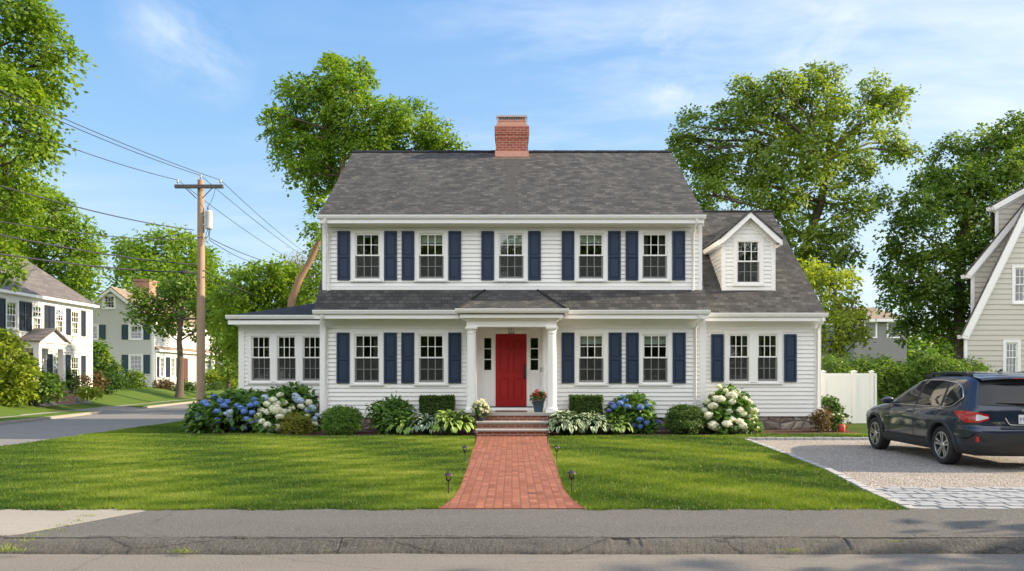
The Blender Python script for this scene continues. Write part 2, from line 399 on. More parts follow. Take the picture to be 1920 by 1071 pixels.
# ---------------------------------------------------------------- foliage
def unit(a): return a/np.maximum(np.linalg.norm(a, axis=1, keepdims=True), 1e-6)
def vnoise(p, s, seed=0):
    r = np.random.RandomState(seed); out = np.zeros(len(p))
    for k in range(4):
        d = r.normal(size=3)*s*(1+.6*k); out += np.sin(p@d+r.rand()*6.28)
    return out/4
def leafverts(pos, nrm, dr, Ln, wr=.62, fold=.12):
    side = unit(np.cross(nrm, dr)); w = (Ln*wr*.5)
    a = pos; b = pos+dr*Ln*.45+side*w-nrm*Ln*fold; c = pos+dr*Ln-nrm*Ln*fold*.6; d = pos+dr*Ln*.45-side*w-nrm*Ln*fold
    return np.stack([a, b, c, d], 1)
def crown(blobs, leaf=.2, dens=2.0, per=34, cr=.42, seed=1, shell=(.45, 1.05), up=.8, flat=.35, gaps=.35, wr=.62, floor=None, jit=.6):
    """blobs: [(x,y,z,r or (rx,ry,rz))] -> leaf array, per-leaf variation"""
    r = np.random.RandomState(seed); P = []; D = []; V = []
    cs = np.array([b[:3] for b in blobs]); rs = np.array([(b[3],)*3 if not hasattr(b[3], '__len__') else b[3] for b in blobs])
    for i in range(len(blobs)):
        R = rs[i]; area = 4*PI*((R[0]*R[1])**1.6+(R[0]*R[2])**1.6+(R[1]*R[2])**1.6)**(1/1.6)/3**(1/1.6)
        n = max(6, int(area*dens)); d = unit(r.normal(size=(n, 3))); q = shell[0]+(shell[1]-shell[0])*r.rand(n, 1)**.6
        p = cs[i]+d*q*R; keep = np.ones(n, bool)
        for j in range(len(blobs)):
            if j != i: keep &= np.linalg.norm((p-cs[j])/rs[j], axis=1) > .55
        keep &= (vnoise(p, 1.3/max(cr*3, .1), seed) > -1+gaps) | (r.rand(n) > .75)
        if floor is not None: keep &= p[:, 2] > floor
        P.append(p[keep]); D.append(d[keep])
    P = np.concatenate(P); D = np.concatenate(D); n = len(P)
    nc = unit(D*.7+np.array([0, 0, up])+r.normal(size=(n, 3))*.25); cv = r.rand(n)
    size = cr*(.6+.8*r.rand(n))
    idx = np.repeat(np.arange(n), per); m = len(idx)
    ncl = nc[idx]; g = np.clip(r.normal(size=(m, 3)), -1.5, 1.5); tang = g-ncl*np.sum(g*ncl, 1, keepdims=True)
    off = tang*size[idx][:, None]*.62+ncl*(r.normal(size=(m, 1))*flat*size[idx][:, None])
    off -= ncl*(np.sum(tang**2, 1, keepdims=True)*.12*size[idx][:, None])
    pos = P[idx]+off; nr = unit(ncl+r.normal(size=(m, 3))*jit)
    dr = unit(tang+r.normal(size=(m, 3))*.5+np.array([0, 0, -.35])); dr = unit(dr-nr*np.sum(dr*nr, 1, keepdims=True))
    Ln = leaf*(.6+.8*r.rand(m, 1))
    if floor is not None: pos[:, 2] = np.maximum(pos[:, 2], floor+.01)
    return leafverts(pos, nr, dr, Ln, wr), np.clip(.55*r.rand(m)+.45*cv[idx], 0, 1), P
def leafobj(name, arr, var, mat, parent):
    sh = np.array(shift(parent)); me = arrmesh(name, arr.reshape(-1, 3)-sh, 4, mat, var)
    o = bpy.data.objects.new(name, me); C.objects.link(o); o.parent = parent; SH[o.name] = shift(parent); return o
def pxblobs(lst, Y, dy=1.0, seed=0, sq=1.0):
    r = random.Random(seed); out = []
    for b in lst:
        px, py, rp = b[:3]; y = Y+(b[3] if len(b) > 3 else r.uniform(-dy, dy)); R = rp/F*y
        out.append((W(px, y), y, Z(py, y), (R, R, R*sq)))
    return out
def tree(name, label, cat, base, trunk, blobs, mat, leaf=.2, dens=2.0, per=34, cr=.42, seed=1, barkm='bark', limbs=True, group=None, r0=.25, **kw):
    t = thing(name, label, cat, base, group=group)
    b = MB(); k = len(trunk); rad = [r0*(1-.6*i/(k-1)) for i in range(k)]
    tr = [Vector(base)-Vector((0, 0, .1))]+[Vector(p) for p in trunk[1:]] if False else [Vector(p) for p in trunk]
    flare = [tr[0]-Vector((0, 0, .15)), tr[0]+(tr[1]-tr[0])*.08]+tr[1:]
    b.tube(flare, [r0*1.5, r0*1.05]+rad[1:], 10)
    arr, var, P = crown(blobs, leaf, dens, per, cr, seed, **kw)
    rr = random.Random(seed)
    if limbs:
        b.build('trunk', M[barkm], t); b = MB(); lone = False
        for bl in blobs:
            c = Vector(bl[:3]); R = bl[3] if not hasattr(bl[3], '__len__') else bl[3][0]
            below = [p for p in tr[1:] if p.z < c.z+.2] or [tr[1]]
            s = min(below, key=lambda p: (p-c).length+rr.random()*.5); mid = s.lerp(c, .55)+Vector((rr.uniform(-.3, .3), rr.uniform(-.3, .3), .12*(c-s).length*(-.3 if c.z < s.z else .6)))
            q = s.lerp(mid, .5)+Vector((rr.uniform(-.15, .15), rr.uniform(-.15, .15), rr.uniform(-.1, .15)))
            a = min(r0*.3, .025+.013*(c-s).length)
            b.tube([s, q, mid, c], [a, a*.8, a*.6, a*.3], 6)
            for _ in range(5):
                d = Vector((rr.gauss(0, 1), rr.gauss(0, 1), rr.gauss(.2, 1))).normalized()*R*rr.uniform(.7, .95)
                st = mid.lerp(c, rr.uniform(.3, 1))
                b.tube([st, st.lerp(c+d, .5)+Vector((0, 0, .08*R)), c+d], [a*.4, a*.25, .008], 4, cap=False)
    b.build('limbs', M['bark'], t) if limbs else b.build('trunk', M[barkm], t)
    leafobj('crown', arr, var, M[mat] if isinstance(mat, str) else mat, t); return t
def shrub(name, label, cat, blobs, mat, leaf=.07, dens=40, per=16, cr=.1, seed=1, base=None, stems=6, group=None, z0=.12, **kw):
    cx = sum(b[0] for b in blobs)/len(blobs); cy = sum(b[1] for b in blobs)/len(blobs)
    t = thing(name, label, cat, (cx, cy, z0), group=group)
    arr, var, P = crown(blobs, leaf, dens, per, cr, seed, floor=z0, **kw)
    rr = random.Random(seed); b = MB()
    for i in range(stems):
        bl = blobs[i % len(blobs)]; c = Vector(bl[:3])+Vector((rr.uniform(-.1, .1), rr.uniform(-.1, .1), 0))
        s = Vector((cx+(c.x-cx)*.5+rr.uniform(-.06, .06), cy+rr.uniform(-.06, .06), z0-.03))
        b.tube([s, s.lerp(c, .5)+Vector((rr.uniform(-.03, .03), 0, .03)), c+Vector((0, 0, .05))], [.018, .014, .008], 5)
    b.build('stem', M['bark'], t); leafobj('foliage', arr, var, M[mat], t); return t
SKYW=(3.5,3.65,3.8); SKYS=.12; SUNE=3.3; EXPO=1.43; FILLW=(6.1,6.2,6.45); SHD=[(15,5,9,2.9),(20,4.5,13,3.8),(20,-2,13,3.8),(13,-4,8.5,3.4)]
# ---------------------------------------------------------------- house pieces
def siding(b, xl, xr, z0, z1, y, openings=(), ex=.12, proud=.03):
    """lapped boards facing -y; xl, xr may be functions of z"""
    fl = xl if callable(xl) else (lambda z: xl); fr = xr if callable(xr) else (lambda z: xr)
    n = max(1, round((z1-z0)/ex)); h = (z1-z0)/n
    for i in range(n):
        a = z0+i*h; c = a+h; m = (a+c)/2
        segs = [(fl(m), fr(m))]
        for (o0, o1, p0, p1) in openings:
            if p0 <= m <= p1:
                ns = []
                for s0, s1 in segs:
                    if o1 <= s0 or o0 >= s1: ns.append((s0, s1)); continue
                    if o0 > s0: ns.append((s0, o0))
                    if o1 < s1: ns.append((o1, s1))
                segs = ns
        for s0, s1 in segs:
            if s1-s0 < .01: continue
            b.add([(s0, y-proud, a), (s1, y-proud, a), (s1, y-.003, c), (s0, y-.003, c), (s0, y, a), (s1, y, a)],
                  [(0, 1, 2, 3), (4, 5, 1, 0)])
WC = {}
def window_meshes(w, h, cas, head, sill, style, double=1, simple_=False, cols=3):
    key = (round(w, 3), round(h, 3), cas, head, sill, style, double, simple_, cols)
    if key in WC: return WC[key]
    d = {}; b = MB()
    # casing (origin bottom centre, wall plane y=0, facing -y)
    b.box(-w/2, -w/2+cas, -.035, .02, sill, h); b.box(w/2-cas, w/2, -.035, .02, sill, h)
    b.box(-w/2+cas, w/2-cas, -.0352, .02, h-head, h); b.box(-w/2+cas, w/2-cas, -.034, .1, sill-.015, sill+.035)
    b.box(-w/2-.01, w/2+.01, -.045, .0, h, h+.015)
    iw0, iw1, z0, z1 = -w/2+cas, w/2-cas, sill+.035, h-head
    b.box(iw0-.02, iw0+.018, -.028, .1, z0, z1); b.box(iw1-.018, iw1+.02, -.028, .1, z0, z1); b.box(iw0, iw1, -.027, .1, z1-.018, z1+.01)
    d['frame'] = b.mesh('window_frame', M['trim'])
    b = MB(); b.box(-w/2-.012, w/2+.012, -.07, .01, .0, sill-.012); d['sill'] = b.mesh('sill', M['trim'])
    a0, a1 = iw0+.018, iw1-.018; zt = z1-.018; mid = z0+(zt-z0)*.515; st = .042
    def sash(u0, u1, y, rail0, rail1):
        b = MB(); yb = y+.03
        b.box(a0, a0+st, y, yb, u0, u1); b.box(a1-st, a1, y, yb, u0, u1)
        b.box(a0+st, a1-st, y, yb, u0, u0+rail0); b.box(a0+st, a1-st, y, yb, u1-rail1, u1)
        g0, g1, v0, v1 = a0+st, a1-st, u0+rail0, u1-rail1
        for i in range(1, cols):
            x = g0+(g1-g0)*i/cols; b.box(x-.011, x+.011, y+.004, yb-.004, v0, v1)
        zm = (v0+v1)/2
        for i in range(cols):
            xa = g0+(g1-g0)*i/cols+(.009 if i else 0); xb = g0+(g1-g0)*(i+1)/cols-(.009 if i < cols-1 else 0)
            b.box(xa, xb, y+.0045, yb-.0045, zm-.009, zm+.009)
        return b, (g0, g1, v0, v1)
    bu, gu = sash(mid-.015, zt, .012, .038, .045); bl, gl = sash(z0, mid+.015, .048, .06, .03)
    d['upper_sash'] = bu.mesh('sash', M['trim']); d['lower_sash'] = bl.mesh('sash', M['trim'])
    p = MB(); p.add([(gu[0], .027, gu[2]), (gu[1], .027, gu[2]), (gu[1], .027, gu[3]), (gu[0], .027, gu[3])], [(0, 1, 2, 3)]); d['upper_pane'] = p.mesh('pane', M['glass'])
    p = MB(); p.add([(gl[0], .063, gl[2]), (gl[1], .063, gl[2]), (gl[1], .063, gl[3]), (gl[0], .063, gl[3])], [(0, 1, 2, 3)]); d['lower_pane'] = p.mesh('pane', M['glass'])
    s = MB(); s.add([(a0, .040, z0), (a1, .040, z0), (a1, .040, mid-.02), (a0, .040, mid-.02)], [(0, 1, 2, 3)]); d['screen'] = s.mesh('insect_screen', M['screen'])
    r = MB(); X0, X1, Y0, Y1, Z0, Z1 = iw0-.02, iw1+.02, .101, .75, z0-.04, z1+.02
    r.add([(X0, Y0, Z0), (X1, Y0, Z0), (X1, Y0, Z1), (X0, Y0, Z1), (X0, Y1, Z0), (X1, Y1, Z0), (X1, Y1, Z1), (X0, Y1, Z1)],
          [(4, 5, 6, 7), (0, 4, 7, 3), (1, 2, 6, 5), (0, 1, 5, 4), (3, 7, 6, 2)])
    d['interior'] = r.mesh('interior', M['room'])
    def drape(x0, x1):
        c = MB(); n = 16; vs = []
        for i in range(n+1):
            x = x0+(x1-x0)*i/n; y = .20+.022*math.sin(i*1.9); vs += [(x, y, z0), (x, y, z1)]
        c.add(vs, [(2*i, 2*i+2, 2*i+3, 2*i+1) for i in range(n)], True); return c
    dw = (iw1-iw0)
    c = drape(iw0, iw0+dw*.30); c2 = drape(iw1-dw*.30, iw1); c.add([v for v in c2.v], c2.f, True); d['curtain'] = c.mesh('curtain', M['curtain'])
    full = drape(iw0, iw1); d['full_curtain'] = full.mesh('curtain', M['blind'] if simple_ else M['curtain'])
    bb = MB(); bb.box(iw0+.01, iw1-.01, .13, .14, zt-(zt-z0)*.20, zt); d['blind'] = bb.mesh('blind', M['blind'])
    WC[key] = d; return d
def window(parent, x, y, z, w, h, cas=.105, head=.05, sill=.055, style='', extra=(), rz=0, simple_=False, cols=3):
    d = window_meshes(w, h, cas, head, sill, style, 1, simple_, cols)
    o = put('window', d['frame'], parent, (x, y, z), rz)
    for k, n in (('sill', 'sill'), ('upper_sash', 'sash'), ('lower_sash', 'sash'), ('upper_pane', 'pane'), ('lower_pane', 'pane')):
        put(n, d[k], o)
    if not simple_: put('insect_screen', d['screen'], o)
    put('interior', d['interior'], o)
    for e in extra: put({'full_curtain': 'curtain'}.get(e, e), d[e], o)
    return o
def shutter_mesh(w, h, mat):
    key = ('sh', round(w, 3), round(h, 3), mat)
    if key in WC: return WC[key]
    b = MB(); st = .045; r = .055; y0, y1 = -.058, -.022
    b.box(0, st, y0, y1, 0, h); b.box(w-st, w, y0, y1, 0, h); b.box(st, w-st, y0, y1, 0, r); b.box(st, w-st, y0, y1, h-r, h)
    zm = h*.485; b.box(st, w-st, y0, y1, zm-.035, zm+.035)
    for a, c in ((r, zm-.035), (zm+.035, h-r)):
        b.box(st, w-st, -.030, y1-.001, a, c); b.box(st+.03, w-st-.03, -.044, -.0301, a+.03, c-.03)
    WC[key] = b.mesh('shutter', M[mat]); return WC[key]
def shutter(parent, x, y, z, w, h, mat='navy', rz=0): return put('shutter', shutter_mesh(w, h, mat), parent, (x, y, z), rz)
def gutter(parent, x0, x1, y, z, h=.125, d=.13, name='gutter', mtx=None, ends=True):
    """K-style gutter, back face at y, top at z"""
    b = MB(mtx)
    prof = [(y, z), (y-d, z), (y-d, z-.03), (y-d+.012, z-.034), (y-d+.018, z-.07), (y-.075, z-h), (y, z-h)]
    k = len(prof); b.prism(prof, 'x', x0, x1)
    return b.build(name, M['trim'], parent)
def downspout(parent, x, y0, ztop, ywall, zbot, out=True):
    b = MB(); w = .075
    p = [(x, y0, ztop), (x, y0, ztop-.10), (x, ywall-.045, ztop-.33), (x, ywall-.045, zbot+.12 if out else zbot)]
    if out: p.append((x, ywall-.25, zbot))
    b.tube(p, [w*.62]*len(p), 4); return b.build('downspout', M['trim'], parent)

YL = 20.7; YU = 20.8; YE = 20.25; ZE = 3.42
house = thing('house', 'white two storey clapboard house with a red front door, navy shutters and a brick chimney', 'house', (0, 20.7, .1))
xL, xR = W(600, YL), W(1323, YL)
# window lists: (px centre)
lowW = [688, 809, 1108.5, 1228.5]; upW = [689, 809, 958.5, 1108, 1227.5]
ww = .93; opl = []; opu = []
zl = Z(723, YL); hl = 1.53; zu = Z(528.6, YU); hu = 1.415
for p in lowW: x = W(p, YL); opl.append((x-ww/2+.06, x+ww/2-.06, zl+.03, zl+hl-.04))
for p in upW: x = W(p, YU); opu.append((x-ww/2+.06, x+ww/2-.06, zu+.03, zu+hu-.03))
dx0, dx1 = W(893, YL), W(1019, YL)
b = MB(); siding(b, xL+.09, xR-.1, .50, 3.20, YL, opl+[(dx0, dx1, .4, 3.0)])
b.box(xL+.01, xR-.01, YL+.001, YL+.004, 3.0, 3.3)
# side and back walls
b.add([(xL, YL, .3), (xL, 29.3, .3), (xL, 29.3, 6.0), (xL, 24.85, 9.0), (xL, YU+.05, 6.0), (xL, YU+.05, 3.4), (xL, YL, 3.4)], [(0, 1, 2, 3, 4, 5, 6)])
b.add([(xR, YL, .3), (xR, 29.3, .3), (xR, 29.3, 6.0), (xR-.1, 24.85, 9.0), (xR-.1, YU+.05, 6.0), (xR, YU+.05, 3.4), (xR, YL, 3.4)], [(0, 1, 2, 3, 4, 5, 6)])
b.add([(xL, 29.3, .3), (xR, 29.3, .3), (xR, 29.3, 6.0), (xL, 29.3, 6.0)], [(0, 1, 2, 3)])
b.build('lower_wall', M['siding'], house)
uL, uR = W(605, YU), W(1316, YU)
b = MB(); siding(b, uL+.09, uR-.09, 4.02, 5.78, YU, opu); b.box(uL, uL+.02, YU, 22.4, 4.0, 6.0); b.box(uR-.02, uR, YU, 22.4, 4.0, 6.0)
b.build('upper_wall', M['siding'], house)
# trim: corner boards, friezes, water table
b = MB()
b.box(xL, xL+.17, YL-.035, YL+.05, .48, 3.2); b.box(xR-.17, xR, YL-.035, YL+.05, .48, 3.2)
b.box(uL, uL+.10, YU-.035, YU+.05, 3.95, 5.80); b.box(uR-.10, uR, YU-.035, YU+.05, 3.95, 5.80)
b.box(uL+.0, uR, YU-.03, YU+.02, 5.785, 5.93)
b.box(uL+.1, uR-.1, YU-.03, YU+.02, 4.0, 4.13)
b.box(xL+.0, xR, YL-.03, YL-.001, 3.03, 3.26)
for ops, yy in ((opl, YL), (opu, YU)):
    pass
b.build('corner_board', M['trim'], house)
b = MB(); b.box(xL+.02, xR-.02, YL+.03, YL+.3, -.05, .50); b.build('foundation', M['stone'], house)
ex = [('curtain',), (), ('curtain', 'blind'), ('blind',)]
for i, p in enumerate(lowW):
    x = W(p, YL); window(house, x, YL, zl, ww, hl, head=.10, extra=ex[i])
exu = [('curtain',), ('blind',), ('blind', 'curtain'), ('blind',), ('curtain',)]
for i, p in enumerate(upW):
    x = W(p, YU); window(house, x, YU, zu, ww, hu, head=.05, extra=exu[i])
sw = .355
for px in (631.8, 720.5, 752.8, 841, 1052.7, 1141.2, 1173.2, 1261): shutter(house, W(px, YL), YL, Z(718.5, YL), sw, 1.40)
for px in (633.2, 721, 753.5, 841.2, 902.5, 990.3, 1053, 1139.8, 1172.6, 1260.3): shutter(house, W(px, YU), YU, Z(525.5, YU), .352, 1.36)

# main roof
eL, eR = W(597, 20.42), W(1322, 20.42); ye = 20.42; ze = 6.03; yr = 24.85; zr = 9.12
b = MB()
b.slab([(eL, ye, ze), (eR, ye, ze), (eR-.0, yr, zr), (eL, yr, zr)], .10)
b.slab([(eR, 29.5, 5.9), (eL, 29.5, 5.9), (eL, yr, zr), (eR, yr, zr)], .10)
roof = b.build('roof', M['roof'], house)
b = MB(); k = 30
for i in range(k):
    a = eL+(eR-eL)*i/k; c = eL+(eR-eL)*(i+1)/k+.02; dz = .004*(i % 2)
    b.add([(a, yr-.12, zr-.045+dz), (c, yr-.12, zr-.05+dz), (c, yr, zr+.035+dz), (a, yr, zr+.04+dz), (c, yr+.12, zr-.045+dz), (a, yr+.12, zr-.045+dz)], [(0, 1, 2, 3), (3, 2, 4, 5), (1, 4, 2), (0, 3, 5)])
b.build('ridge_cap', M['roofnavy'], roof)
b = MB()   # rake boards and soffits
for x0, x1 in ((eL+.02, eL+.05), (eR-.05, eR-.02)):
    b.prism([(ye+.02, ze-.105), (yr, zr-.105), (29.45, 5.8), (29.4, 5.6), (yr, zr-.30), (ye+.02, ze-.28)], 'x', x0, x1)
b.box(eL+.05, eR-.05, ye+.07, YU+.1, 5.86, 5.90); b.box(eL+.03, eR-.03, ye-.03, ye+.045, 5.82, 5.93); b.box(eL+.04, eR-.04, ye+.046, ye+.07, 5.80, 5.91)
b.build('eave_trim', M['trim'], house)
gutter(house, eL-.01, eR+.01, ye+.01, ze+.005, .10, .12)
# pent roof with the slivers running up beside the upper wall
pL, pR = W(588, YE), W(1330, YE)
b = MB(); sp = 1.2
b.slab([(pL, YE, ZE), (pR, YE, ZE), (pR, YE+.56, ZE+.56*sp), (pL, YE+.56, ZE+.56*sp)], .06)
for x0, x1 in ((pL, uL-.002), (uR+.002, pR)):
    b.slab([(x0, YE+.56, ZE+.56*sp), (x1, YE+.56, ZE+.56*sp), (x1, YE+2.2, ZE+2.2*sp), (x0, YE+2.2, ZE+2.2*sp)], .06)
pent = b.build('pent_roof', M['roof'], house)
b = MB(); b.box(pL+.04, pR-.04, YE+.055, YL+.03, 3.23, 3.27); b.box(pL+.02, pR-.02, YE-.03, YE+.05, 3.20, 3.305)
for x0, x1 in ((pL+.01, pL+.04), (pR-.04, pR-.01)):
    b.prism([(YE+.02, ZE-.07), (YE+2.2, ZE+2.2*sp-.07), (YE+2.3, ZE+2.2*sp-.25), (YE+.3, ZE-.2), (YE+.02, ZE-.2)], 'x', x0, x1)
b.build('eave_trim', M['trim'], house)
gl_, gr_ = W(858, 19.5), W(1060, 19.5)
gutter(house, pL-.01, -1.42, YE+.01, ZE+.01, .115, .12); gutter(house, 1.42, pR+.01, YE+.01, ZE+.01, .115, .12)
for px, y0, zt, yw, zb, o in ((617, ye-.05, 5.93, YU, 4.02, False), (1299, ye-.05, 5.93, YU, 4.02, False), (612.5, YE-.05, 3.30, YL, .45, False), (1303, YE-.05, 3.30, YL, .45, False)):
    downspout(house, W(px, yw), y0, zt, yw, zb, o)
# chimney
b = MB(); cy = 24.45; cx0, cx1 = W(929.5, cy), W(990, cy); zt = Z(236, cy)
b.box(cx0, cx1, cy, cy+.95, 8.4, zt-.42); b.box(cx0-.018, cx1+.018, cy-.018, cy+.97, zt-.42, zt-.28); b.box(cx0-.036, cx1+.036, cy-.036, cy+.99, zt-.28, zt-.02)
ch = b.build('chimney', M['chimneybrick'], house)
b = MB(); zf = Z(283.5, cy); zb = Z(296, cy-.2); b.box(cx0-.022, cx1+.022, cy-.025, cy+.5, zb-.1, zf); b.box(cx0-.09, cx1+.09, cy-.16, cy-.026, zb-.06, zb+.01); b.build('flashing', M['copper'], ch)
b = MB(); b.box(cx0-.01, cx1+.01, cy-.01, cy+.95, zt-.02, zt+.03); b.box(cx0+.06, cx1-.06, cy+.05, cy+.9, zt+.03, zt+.17); b.box(cx0+.03, cx1-.03, cy+.03, cy+.92, zt+.17, zt+.20); b.build('crown_pan', M['copper'], ch)
b = MB(); zc = zt+.20; zz = Z(216, cy)
b.box(cx0+.02, cx1-.02, cy+.0, cy+.94, zz-.06, zz)
for x in (cx0+.03, cx1-.09): b.box(x, x+.06, cy+.02, cy+.1, zc-.18, zz-.061); b.box(x, x+.06, cy+.84, cy+.92, zc-.18, zz-.061)
for i in range(15):
    x = cx0+.12+(cx1-cx0-.24)*i/14; b.box(x-.012, x+.012, cy+.06, cy+.07, zc, zz-.061)
b.build('chimney_cap', M['leadcap'], ch)
# vents on the wall base trim: small vent boots
b = MB(); b.lathe([(.02, 4.12), (.02, 4.22)], (W(946, 20.7), 20.6, 0), 8); b.build('vent_pipe', M['trim'], pent)

# entry
b = MB(); YD = 20.95
b.box(dx0-.001, dx0+.03, YL-.02, YD, .68, 3.0); b.box(dx1-.03, dx1+.001, YL-.02, YD, .68, 3.0)
b.box(dx0-.08, dx0-.002, YL-.045, YL-.001, .68, 3.03); b.box(dx1+.002, dx1+.08, YL-.045, YL-.001, .68, 3.03)
b.box(dx0, dx1, YL+.0, YD, 2.98, 3.02)
d0, d1 = W(929, YD), W(987.5, YD); zd0, zd1 = Z(763.5, YD), Z(626, YD)
def px2(a): return W(a, YD)
s = [(px2(908), px2(921)), (px2(995), px2(1009))]; zs0, zs1 = Z(694, YD), Z(634, YD)
# flat panelling round door and sidelights, built from strips so the openings are real
xs0, xs1 = dx0+.03, dx1-.03
b.box(xs0, xs1, YD, YD+.04, zd1+.045, 2.98)
for (a, c) in ((xs0, s[0][0]), (s[0][1], d0-.03), (d1+.03, s[1][0]), (s[1][1], xs1)): b.box(a, c, YD, YD+.04, .80, zd1+.045)
for a, c in s:
    b.box(a, c, YD, YD+.04, .80, zs0); b.box(a, c, YD, YD+.04, zs1, zd1+.045)
    for q in (1, 2): zq = zs0+(zs1-zs0)*q/3; b.box(a, c, YD+.005, YD+.03, zq-.012, zq+.012)
    for zz0, zz1 in ((.95, 1.62),):
        b.box(a-.03, c+.03, YD-.008, YD-.0001, zz0, zz0+.02); b.box(a-.03, c+.03, YD-.008, YD-.0001, zz1, zz1+.02)
        b.box(a-.05, a-.0301, YD-.008, YD-.0001, zz0, zz1+.02); b.box(c+.0301, c+.05, YD-.008, YD-.0001, zz0, zz1+.02)
b.box(d0-.08, d0-.03, YD-.03, YD-.001, .8, zd1+.10); b.box(d1+.03, d1+.08, YD-.03, YD-.001, .8, zd1+.10); b.box(d0-.0299, d1+.0299, YD-.03, YD-.001, zd1+.045, zd1+.10)
b.build('door_surround', M['trim'], house)
b = MB(); b.box(dx0-.05, dx1+.05, YL-.10, YD+.05, .69, .775); b.build('threshold', M['trim'], house)
b = MB(); b.box(dx0+.04, dx1-.04, YL-.06, YD+.02, .7755, .80); b.build('door_sill', M['black'], house)
for a, c in s:
    b = MB(); b.add([(a, YD+.018, zs0), (c, YD+.018, zs0), (c, YD+.018, zs1), (a, YD+.018, zs1)], [(0, 1, 2, 3)]); g = b.build('sidelight', M['glass'], house)
    b = MB(); b.add([(a-.03, YD+.3, zs0-.1), (c+.03, YD+.3, zs0-.1), (c+.03, YD+.3, zs1+.1), (a-.03, YD+.3, zs1+.1)], [(0, 1, 2, 3)]); b.build('interior', M['room'], g)
# red door with six panels
b = MB(); y0 = YD+.005; dw = d1-d0; dh = zd1-zd0
b.box(d0-.03, d0, YD, YD+.04, .80, zd1+.045); b.box(d1, d1+.03, YD, YD+.04, .80, zd1+.045); b.box(d0, d1, YD, YD+.04, zd1, zd1+.045)
b.build('door_frame', M['trim'], house)
b = MB(); st = .115; pw = (dw-3*st)/2
rows = [(.22, .80), (.98, 1.52), (1.64, 1.90)]
b.box(d0+.004, d1-.004, y0+.026, y0+.05, zd0+.02, zd1-.004)
for xx in (d0+.004, d0+st+pw, d1-st): b.box(xx, xx+st-(.004 if xx != d0+st+pw else 0), y0, y0+.0259, zd0+.02, zd1-.004)
zz = [zd0+.02]+[v for r in rows for v in (zd0+r[0], zd0+r[1])]+[zd1-.004]
for i in range(0, len(zz), 2):
    for q in (0, 1):
        xa = d0+st+q*(pw+st); b.box(xa+.0001, xa+pw-.0001, y0+.0002, y0+.0258, zz[i], zz[i+1])
for r0_, r1_ in rows:
    for q in (0, 1):
        xa = d0+st+q*(pw+st); b.box(xa+.035, xa+pw-.035, y0+.008, y0+.0257, zd0+r0_+.035, zd0+r1_-.035)
door = b.build('door', M['red'], house)
b = MB(); hx = d1-.065; b.box(hx-.028, hx+.028, y0-.012, y0-.0005, zd0+.78, zd0+1.13); b.tube([(hx, y0-.01, zd0+1.06), (hx, y0-.06, zd0+1.03), (hx, y0-.062, zd0+.88), (hx, y0-.01, zd0+.82)], .013, 8)
b.lathe([(.0, y0-.03), (.026, y0-.028), (.028, y0-.012)], (hx, 0, zd0+1.18), 14, 'y'); b.build('handle', M['black'], door)
b = MB(); b.lathe([(.0, y0-.028), (.02, y0-.026), (.028, y0-.006)], ((d0+d1)/2, 0, zd0+1.62), 12, 'y'); b.build('knocker', M['brownmetal'], door)
b = MB(); xb = W(1014, YL); b.box(xb-.028, xb+.028, YL-.075, YL-.046, Z(698, YL), Z(689, YL)); b.build('doorbell', M['leadcap'], house)

# porch: landing, steps, columns, entablature, hip roof
b = MB(); zl0 = .692
b.box(-1.25, 1.21, 19.42, YL-.001, zl0-.075, zl0); b.build('landing', M['granite'], house)
b = MB(); b.box(-1.20, 1.16, 19.46, YL+.02, -.02, zl0-.0751); b.box(-.90, .90, 19.12, 19.459, -.02, .428); b.box(-.90, .90, 18.84, 19.119, -.02, .245)
b.build('step_riser', M['stepbrick'], house)
for (y0_, y1_, zt_) in ((19.07, 19.455, .487), (18.79, 19.115, .303)):
    b = MB(); b.prism([(y0_+.012, zt_-.058), (y0_, zt_-.045), (y0_, zt_-.012), (y0_+.012, zt_), (y1_, zt_), (y1_, zt_-.058)], 'x', -.925, .925); b.build('step_tread', M['granite'], house)
YC = 19.68
for cxp in (W(884, YC), W(1034.5, YC)):
    b = MB(); zc0 = zl0; zc1 = Z(617, YC)
    b.box(cxp-.165, cxp+.165, YC-.165, YC+.165, zc0, zc0+.065)
    b.lathe([(.155, zc0+.065), (.165, zc0+.085), (.155, zc0+.115), (.135, zc0+.13), (.133, zc0+.15), (.130, zc0+.8), (.112, zc1-.16), (.112, zc1-.12), (.122, zc1-.11), (.122, zc1-.095), (.112, zc1-.085), (.113, zc1-.06), (.14, zc1-.02), (.145, zc1)], (cxp, YC, 0), 28)
    b.box(cxp-.16, cxp+.16, YC-.16, YC+.16, zc1, zc1+.05); b.build('porch_column', M['trim'], house)
b = MB(); zc1 += .05; bx0, bx1 = W(874.5, YC-.12), W(1044, YC-.12); zb1 = Z(601, YC-.12)
b.box(bx0, bx1, YC-.12, YC+.12, zc1, zb1); b.box(bx0, bx0+.22, YC+.1201, YL-.046, zc1, zb1); b.box(bx1-.22, bx1, YC+.1201, YL-.046, zc1, zb1)
b.box(bx0+.22, bx1-.22, YC+.1202, YL-.046, zb1-.06, zb1-.02)
b.box(bx0-.05, bx1+.05, YC-.17, YL-.046, zb1, zb1+.055)
b.box(bx0-.16, bx1+.16, YC-.29, YL-.046, zb1+.055, zb1+.145)
b.build('entablature', M['trim'], house)
pz = Z(579.5, 19.32); px0, px1 = W(858, 19.4), W(1062, 19.4)
b = MB(); ytop = 20.76; ztop = Z(545, ytop); h0, h1 = W(909, ytop), W(1008, ytop)
b.slab([(px0, 19.38, pz), (px1, 19.38, pz), (h1, ytop, ztop), (h0, ytop, ztop)], .04)
b.slab([(px1, 19.38, pz), (px1, ytop, pz), (h1, ytop, ztop)], .04); b.slab([(px0, ytop, pz), (px0, 19.38, pz), (h0, ytop, ztop)], .04)
pr = b.build('porch_roof', M['roof'], house)
b = MB()
